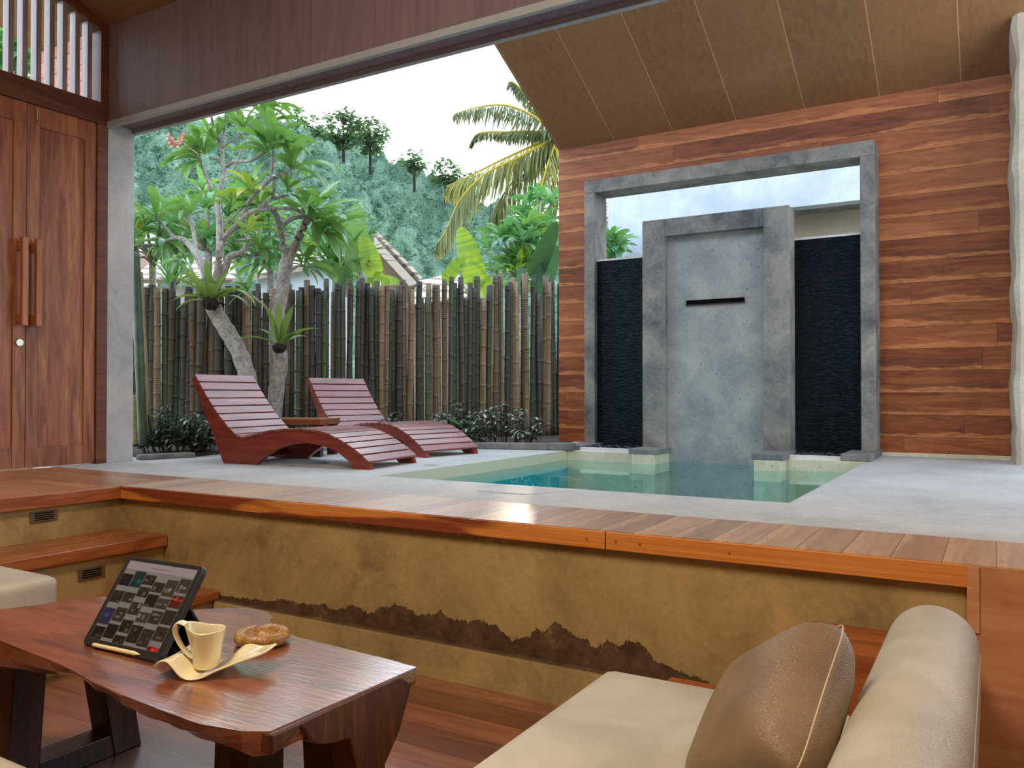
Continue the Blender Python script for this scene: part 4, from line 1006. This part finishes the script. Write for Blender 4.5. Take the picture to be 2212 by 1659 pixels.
banana('banana plant with long dark leaves beside the edge of the plank wall', 1168, 10.1, [(1150, 600, 1200, 478, 42, .12, .05, -.5, .5), (1158, 650, 1196, 530, 46, .2, .25, -.1, .3), (1130, 640, 1128, 575, 26, .2, .6, 0, 0)], 'banana_dark')
# spiky plants
def spiky(label, px, py, D, n_, L, w, seed, mat='spiky', up=.5):
    rg = random.Random(seed); c = at(px, py, D); t = thing('spiky_plant', label, 'plant', (c.x, c.y, 0), 0, 'strap-leaved plants beyond the fence')
    bm = B(); tube(bm, [V((c.x, c.y, -.02)), c], [.05, .04], 8); put(t, 'stem', bm, M['bark'])
    bm = B()
    for k in range(n_):
        a = rg.uniform(0, 2 * PI); e = rg.uniform(.1, 1.25); leaf(bm, c, V((math.cos(a) * math.sin(e), math.sin(a) * math.sin(e), math.cos(e) + up * .3)), L * rg.uniform(.7, 1.1), w, rg.uniform(.4, 1.2), 0, 7, .2, 'lance', rg.random())
    put(t, 'foliage', bm, M[mat], recalc=False)
spiky('large dark spiky dracaena beyond the fence right of the right frangipani', 725, 600, 9.9, 60, .85, .05, 5)
spiky('second spiky plant with pale thin blades behind the broad banana leaf', 778, 560, 10.4, 34, .6, .03, 6)
spiky('clump of upright green strap leaves beyond the fence at the left', 372, 625, 9.4, 46, .42, .035, 7, 'plum2', 1.2)
# ground shrubs
def shrub(label, px, py, D, wpx, hpx, n_, seed, L=.09, tb=.5):
    rg = random.Random(seed); b = at(px, 950, D); b.z = .02; t = thing('ground_shrub', label, 'shrub', (b.x, b.y, .02), 0, 'low dark shrubs in the garden bed')
    bm = B(); bs = B(); k_ = D / F
    for q in range(n_):
        x = rg.uniform(-1, 1) * wpx / 2 * k_; y = rg.uniform(-.22, .22); h = hpx * k_ * rg.uniform(.35, 1.0) * (1 - .4 * (2 * x / (wpx * k_)) ** 2)
        base = b + V((RT[0] * x * .8 + FW[0] * y, RT[1] * x * .8 + FW[1] * y, 0)); top = base + V((RT[0] * x * .25, RT[1] * x * .25, h))
        tube(bs, [base, top], .004, 5)
        for j in range(4):
            pp_ = base.lerp(top, .4 + .2 * j)
            for i in range(4):
                a = rg.uniform(0, 2 * PI); leaf(bm, pp_, V((math.cos(a), math.sin(a), rg.uniform(-.1, .7))), L * rg.uniform(.7, 1.2), L * .36, 1.0, 0, 4, .2, 'lance', max(0, min(1, tb + rg.uniform(-.45, .5))))
    put(t, 'stems', bs, M['darkbark']); put(t, 'foliage', bm, M['shrub'], recalc=False)
shrub('dense dark low shrub between the grey pier and the front lounger', 385, 965, 6.95, 150, 105, 55, 21)
shrub('small dark shrub behind the side table', 640, 905, 7.6, 80, 70, 16, 22)
shrub('small dark shrub right behind the rear lounger backrest', 845, 920, 7.9, 70, 70, 16, 23)
shrub('greyish shrub in the garden bed beyond the rear lounger foot', 975, 940, 8.1, 80, 100, 22, 24, tb=.75)
shrub('wide greyish shrub in the garden bed nearest the plank wall', 1085, 950, 8.0, 150, 90, 36, 25, tb=.7)
def twoleaf(px, py, D):
    c = at(px, py, D); c.z = .02; t = thing('broadleaf_seedling', 'young plant with two broad green leaves among the greyish shrubs', 'plant', (c.x, c.y, .02))
    bm = B(); tube(bm, [c, c + V((0, 0, .16))], .006, 6); put(t, 'stem', bm, M['bamboo_green']); s = c + V((0, 0, .14))
    for ax, L in ((-.7, .2), (.75, .22)):
        bm = B(); leaf(bm, s, V((RT[0] * ax, RT[1] * ax, .75)), L, .07, .5, .4, 6, .2, 'lance', .2); put(t, 'leaf', bm, M['plum2'], recalc=False)
twoleaf(1003, 940, 7.9)
# fallen leaves
for (x, y, z, lab, rz) in ((-3.55, 4.75, .004, 'dry pale leaf lying on the deck beside the pool corner', .6), (-4.3, 4.45, .004, 'dry pale leaf lying on the deck under the front lounger', 1.0)):
    bm = B(); leaf(bm, V((0, 0, 0)), V((1, .1, .1)), .12, .04, .2, 0, 5, .1, 'lance'); o = tag(link('fallen_leaf', bm, M['fallen'], recalc=False), lab, 'leaf'); o.location = (x, y, z); o.rotation_euler = (0, 0, rz)

# ------------------------------------------------------------------ coconut palm
PD = 17.0
cr = at(1203, 292, PD); pb = V((cr.x + .9, cr.y + .5, -.02))
pm = thing('coconut_palm', 'tall coconut palm with drooping backlit fronds behind the plank wall', 'palm tree', (pb.x, pb.y, 0))
bm = B(); tube(bm, smoothline([(pb.x, pb.y, -.02), (pb.x - .2, pb.y - .1, 2.5), (cr.x, cr.y, cr.z)], 8), [.2 - .005 * k for k in range(17)], 10); put(pm, 'trunk', bm, M['palmtrunk'], smooth=True)
def frond(pts, lmax, tint, dd=0.0, hang=.9):
    P = smoothline([tuple(at(x, y, PD + dd * i)) for i, (x, y) in enumerate(pts)], 12); bm = B(); nP = len(P); px2 = PD / F
    lay = tintlayer(bm); tube(bm, P, [.03 * (1 - .85 * i / nP) + .004 for i in range(nP)], 6)
    for i in range(2, nP):
        d = (P[i] - P[i - 1]).normalized(); s = d.cross(V((0, 0, 1)))
        s = s.normalized() if s.length > .1 else V((FW[0], FW[1], 0))
        t = i / nP; ll = lmax * px2 * (math.sin(PI * min(1, .18 + t * .78)) ** .6)
        for sg in (-1, 1):
            for q in range(2):
                b = P[i - 1].lerp(P[i], q * .5 + random.uniform(0, .3))
                dl = s * sg * random.uniform(.35, .7) + d * random.uniform(.25, .5) + V((0, 0, -hang * random.uniform(.7, 1.2)))
                leaf(bm, b, dl, ll * random.uniform(.7, 1.1), .032, .5, random.uniform(-.8, .8), 4, .1, 'lance', max(0, min(1, tint + random.uniform(-.25, .25))))
    put(pm, 'frond', bm, M['palm'], recalc=False)
for pts, lm, ti, dd in (([(1203, 292), (1150, 250), (1095, 228), (1040, 230), (982, 246)], 58, .12, -.2), ([(1203, 290), (1160, 284), (1110, 284), (1066, 288)], 42, .1, .1), ([(1203, 292), (1140, 288), (1060, 285), (1028, 292), (1016, 316)], 26, .1, .3),
    ([(1200, 296), (1140, 320), (1070, 352), (1005, 385), (965, 402)], 88, .72, .1), ([(1200, 296), (1130, 335), (1050, 375), (995, 430), (965, 495), (945, 525)], 90, .6, -.1), ([(1203, 300), (1160, 340), (1110, 390), (1075, 440), (1055, 480)], 95, .5, .2),
    ([(1203, 300), (1185, 350), (1165, 420), (1158, 480)], 70, .85, -.2), ([(1205, 300), (1203, 360), (1195, 430), (1185, 480)], 60, .8, .1), ([(1203, 285), (1165, 240), (1135, 200), (1112, 180), (1103, 176)], 40, .05, .1), ([(1205, 285), (1260, 240), (1320, 250), (1370, 320)], 80, .3, .2), ([(1205, 290), (1270, 300), (1330, 350), (1370, 430)], 80, .6, .2)):
    frond(pts, lm, ti, dd)

# ------------------------------------------------------------------ houses beyond the fence
h1 = thing('neighbour_house', 'house with a steep tiled gable roof rising above the middle of the fence', 'house', (lambda p: (p.x, p.y, 0))(at(860, 850, 15.5)))
def slab(par, name, pts, mat, th):
    q = [at(*p) for p in pts]; nn = (q[1] - q[0]).cross(q[3] - q[0]).normalized() * th
    bm = B(); a = [bm.verts.new(p) for p in q]; b = [bm.verts.new(p + nn) for p in q]; bm.faces.new(a); bm.faces.new(b[::-1])
    for i in range(4): bm.faces.new((a[i], a[(i + 1) % 4], b[(i + 1) % 4], b[i]))
    put(par, name, bm, mat)
slab(h1, 'roof', [(812, 506, 15.0), (908, 604, 15.0), (892, 612, 15.6), (800, 512, 15.6)], M['rooftile'], .06)
slab(h1, 'bargeboard', [(810, 512, 14.9), (902, 612, 14.9), (884, 618, 14.9), (806, 532, 14.9)], M['barge'], .05)
slab(h1, 'gable_wall', [(812, 520, 15.2), (900, 612, 15.2), (900, 935, 15.2), (790, 935, 15.2)], M['gable'], .1)
slab(h1, 'low_roof', [(905, 606, 15.3), (985, 588, 16.5), (1010, 640, 15.0), (880, 660, 14.4)], M['rooftile'], .06)
slab(h1, 'low_wall', [(890, 650, 14.9), (1010, 640, 15.3), (1010, 935, 15.3), (890, 935, 14.9)], M['gable'], .1)
h1b = thing('neighbour_house', 'small house with a little pitched roof end just left of the tall upright banana leaf', 'house', (lambda p: (p.x, p.y, 0))(at(1000, 850, 17.0)))
slab(h1b, 'roof', [(983, 588, 16.8), (1008, 624, 16.8), (1000, 632, 17.4), (976, 596, 17.4)], M['barge'], .05)
slab(h1b, 'wall', [(960, 600, 17.2), (1006, 632, 17.2), (1006, 935, 17.2), (960, 935, 17.2)], M['whitewall'], .1)
h2 = thing('neighbour_house', 'pale blue garden house wall beyond the fence between the frangipani trunks and the dracaena', 'house', (lambda p: (p.x, p.y, 0))(at(650, 850, 13.0)))
slab(h2, 'wall', [(556, 600, 13.0), (760, 560, 13.6), (760, 935, 13.6), (556, 935, 13.0)], M['bluewall'], .12)
slab(h2, 'roof', [(545, 606, 12.8), (775, 562, 13.4), (740, 520, 15.5), (560, 545, 15.0)], M['rooftile'], .08)
h3 = thing('neighbour_house', 'white house with a striped tile roof beyond the fence beside the grey pier', 'house', (lambda p: (p.x, p.y, 0))(at(330, 850, 14.0)))
slab(h3, 'wall', [(270, 505, 14.6), (325, 505, 14.6), (325, 935, 14.6), (270, 935, 14.6)], M['whitewall'], .3)
slab(h3, 'hip_roof', [(300, 548, 14.0), (322, 548, 14.0), (342, 584, 13.6), (296, 586, 13.6)], M['gable'], .06)
slab(h3, 'roof', [(290, 612, 12.6), (515, 612, 12.6), (500, 562, 14.2), (330, 572, 14.2)], M['rooftile'], .08)
slab(h3, 'wall', [(290, 618, 12.9), (512, 618, 12.9), (512, 935, 12.9), (290, 935, 12.9)], M['whitewall'], .1)
h4 = thing('neighbour_house', 'house with a striped tile roof glimpsed through the left end of the portal opening', 'house', (lambda p: (p.x, p.y, 0))(at(1330, 850, 18.0)))
slab(h4, 'roof', [(1290, 478, 17.0), (1375, 470, 17.0), (1365, 440, 18.5), (1300, 446, 18.5)], M['rooftile'], .08)
slab(h4, 'wall', [(1290, 478, 17.3), (1375, 472, 17.3), (1375, 935, 17.3), (1290, 935, 17.3)], M['whitewall'], .1)
bush_tree('green shrub glimpsed through the left end of the portal opening', 10.6, 1322, 535, 18, 45, 9, .3, seed=31)
bush_tree('green tree glimpsed through the louvre over the doors', 15.0, 30, 120, 50, 60, 16, .6, seed=32)

# ------------------------------------------------------------------ hills
def hill(name, ridge, dfar, dnear, ybase, seed):
    bm = B(); NU, NV = 150, 60; grid = []; us = [ridge[0][0] + (ridge[-1][0] - ridge[0][0]) * i / NU for i in range(NU + 1)]
    for x in us:
        yr = interp(ridge, x); col_ = []
        for j in range(NV + 1):
            t = j / NV; y = ybase + (yr - ybase) * t; d = dnear + (dfar - dnear) * t
            p = at(x, y, d); nz_ = noise.noise(V((x * .03, y * .03, seed))) * 1.0 + noise.noise(V((x * .1, y * .1, seed))) * .45
            col_.append(bm.verts.new(p + V((0, 0, nz_ * d / 60))))
        grid.append(col_)
    for i in range(NU):
        for j in range(NV): bm.faces.new((grid[i][j], grid[i + 1][j], grid[i + 1][j + 1], grid[i][j + 1]))
    return struct(name, bm, M['hill'], smooth=True)
R1 = [(-60, 250), (280, 262), (560, 250), (640, 274), (700, 310), (740, 350), (790, 405), (840, 455), (900, 500), (960, 545), (1020, 590), (1060, 640)]
R2 = [(560, 240), (650, 272), (700, 288), (760, 300), (805, 322), (850, 338), (905, 362), (950, 388), (1000, 404), (1060, 430), (1130, 470), (1240, 520), (1420, 600)]
hill('hill', R2, 95, 40, 882, 3.3); hill('hill', R1, 70, 24, 896, 8.1)
rg = random.Random(11); bm = B()
for k in range(9000):
    if rg.random() < .6: ridge, df, dn, yb = R1, 70, 24, 896
    else: ridge, df, dn, yb = R2, 95, 40, 882
    x = rg.uniform(280, 1215); yr = interp(ridge, x) if ridge[0][0] <= x <= ridge[-1][0] else 900
    t = rg.random() ** .55; y = yb + (yr - yb) * t
    if y > 700 or yr > 640: continue
    d = dn + (df - dn) * t; c = at(x, y, d); s = d / F * rg.uniform(2.5, 5.5); tb_ = rg.random()
    for q in range(5):
        a = rg.uniform(0, 2 * PI); leaf(bm, c + V((rg.uniform(-s, s), rg.uniform(-s, s), rg.uniform(0, s))), V((math.cos(a), math.sin(a), rg.uniform(-.2, .8))), s * 1.4, s * .9, 1.0, 0, 2, .1, 'lance', min(1, max(0, tb_ * .7 + rg.uniform(0, .3))))
tag(link('hillside_vegetation', bm, M['hillveg'], recalc=False), 'dense scrub covering the hillside, its blue-green tint standing for haze', 'vegetation', kind='stuff')
def ridge_tree(label, px, py, w, h, D, n_, seed, dens=1.0):
    n_ = int(n_ * 1.7); w *= 1.15; h *= 1.2
    rg = random.Random(seed); b = at(px, py, D); b -= V((0, 0, 2.0)); t = thing('ridge_tree', label, 'tree', b, 0, 'trees along the hill ridge'); k_ = D / F
    bt = B(); bm = B(); top = V((0, 0, 2.0 + h * .4 * k_)); tube(bt, [V((0, 0, 0)), top], [.16, .09], 6)
    for q in range(n_):
        a = rg.uniform(0, 2 * PI); r = rg.random() ** .5
        c = V((RT[0] * w / 2 * k_ * r * math.cos(a), RT[1] * w / 2 * k_ * r * math.cos(a), 2.0 + h * k_ * (.5 + .5 * r * math.sin(a)))) + V((FW[0], FW[1], 0)) * rg.uniform(-.8, .8)
        if q % 4 == 1: c = V((rg.uniform(-.25, .25) * w * k_, 0, 2.0 + h * k_ * rg.uniform(-.05, .4)))
        if q % 5 == 0: tube(bt, [top * .8, c], [.06, .02], 5)
        for i in range(int(9 * dens)):
            a = rg.uniform(0, 2 * PI); leaf(bm, c + V((rg.uniform(-.3, .3), rg.uniform(-.3, .3), rg.uniform(-.25, .25))), V((math.cos(a), math.sin(a), rg.uniform(-.5, .6))), .42, .3, .6, 0, 3, .1, 'lance', rg.random() * .6)
    link('trunk', bt, M['darkbark'], t); link('foliage', bm, M['hilltree'], t, recalc=False)
ridge_tree('sparse small tree on the hill ridge left of the largest ridge tree', 684, 300, 42, 40, 72, 22, 41, .5)
ridge_tree('thin leafy tree at the left end of the hill ridge beside the frangipani leaves', 647, 285, 22, 46, 72, 12, 42, .7)
ridge_tree('largest dark tree on the hill ridge', 742, 322, 78, 66, 74, 60, 43)
ridge_tree('rounded dark tree on the hill ridge right of the largest one', 800, 330, 66, 64, 76, 50, 44)
ridge_tree('small round tree on the falling hill ridge above the roof', 895, 372, 44, 38, 84, 30, 45)
ridge_tree('round tree low on the hill ridge left of the palm fronds', 962, 400, 60, 44, 86, 40, 46)
ridge_tree('bushy tree on the hill ridge partly behind the palm fronds', 1010, 412, 40, 36, 88, 20, 47)

# ------------------------------------------------------------------ light
w = bpy.data.worlds.new('sky'); bpy.context.scene.world = w; w.use_nodes = True; t = w.node_tree; t.nodes.clear()
out = t.nodes.new('ShaderNodeOutputWorld'); bg = t.nodes.new('ShaderNodeBackground'); tc = t.nodes.new('ShaderNodeTexCoord'); sp = t.nodes.new('ShaderNodeSeparateXYZ'); cr_ = t.nodes.new('ShaderNodeValToRGB')
t.links.new(tc.outputs['Generated'], sp.inputs[0]); t.links.new(sp.outputs[2], cr_.inputs[0]); t.links.new(cr_.outputs[0], bg.inputs[0]); t.links.new(bg.outputs[0], out.inputs[0])
cr_.color_ramp.elements[0].color = (.93, .97, 1, 1); cr_.color_ramp.elements[0].position = .02; cr_.color_ramp.elements[1].color = (.68, .82, 1, 1); cr_.color_ramp.elements[1].position = .7
bg.inputs[1].default_value = 3.4
def lamp(name, typ, loc, energy, color, target=None, **k):
    l = bpy.data.lights.new(name, typ); l.energy = energy; l.color = color
    for a, b in k.items(): setattr(l, a, b)
    o = bpy.data.objects.new(name, l); C.objects.link(o); o.location = loc
    if target is not None: o.rotation_euler = (V(target) - V(loc)).to_track_quat('-Z', 'Y').to_euler()
    return o
sd = at(1270, 330, 1) - V((0, 0, CAMZ))
lamp('sun', 'SUN', sd * 30, 3.2, (1, .9, .7), (0, 0, 0), angle=math.radians(2))
lamp('room_fill', 'AREA', (-1.9, .3, 3.4), 130, (1, .82, .6), (-1.9, 1.6, -.6), shape='DISK', size=1.2)  # unseen warm fill added under the ceiling to brighten the lounge
lamp('right_fill', 'AREA', (.6, .3, 2.4), 26, (1, .8, .56), (-.2, 2.8, -.1), shape='DISK', size=.6)  # second unseen fill, added to warm the fascia and end panel
sc = bpy.context.scene
sc.view_settings.view_transform = 'Standard'; sc.view_settings.look = 'None'; sc.view_settings.exposure = 0; sc.view_settings.gamma = 1
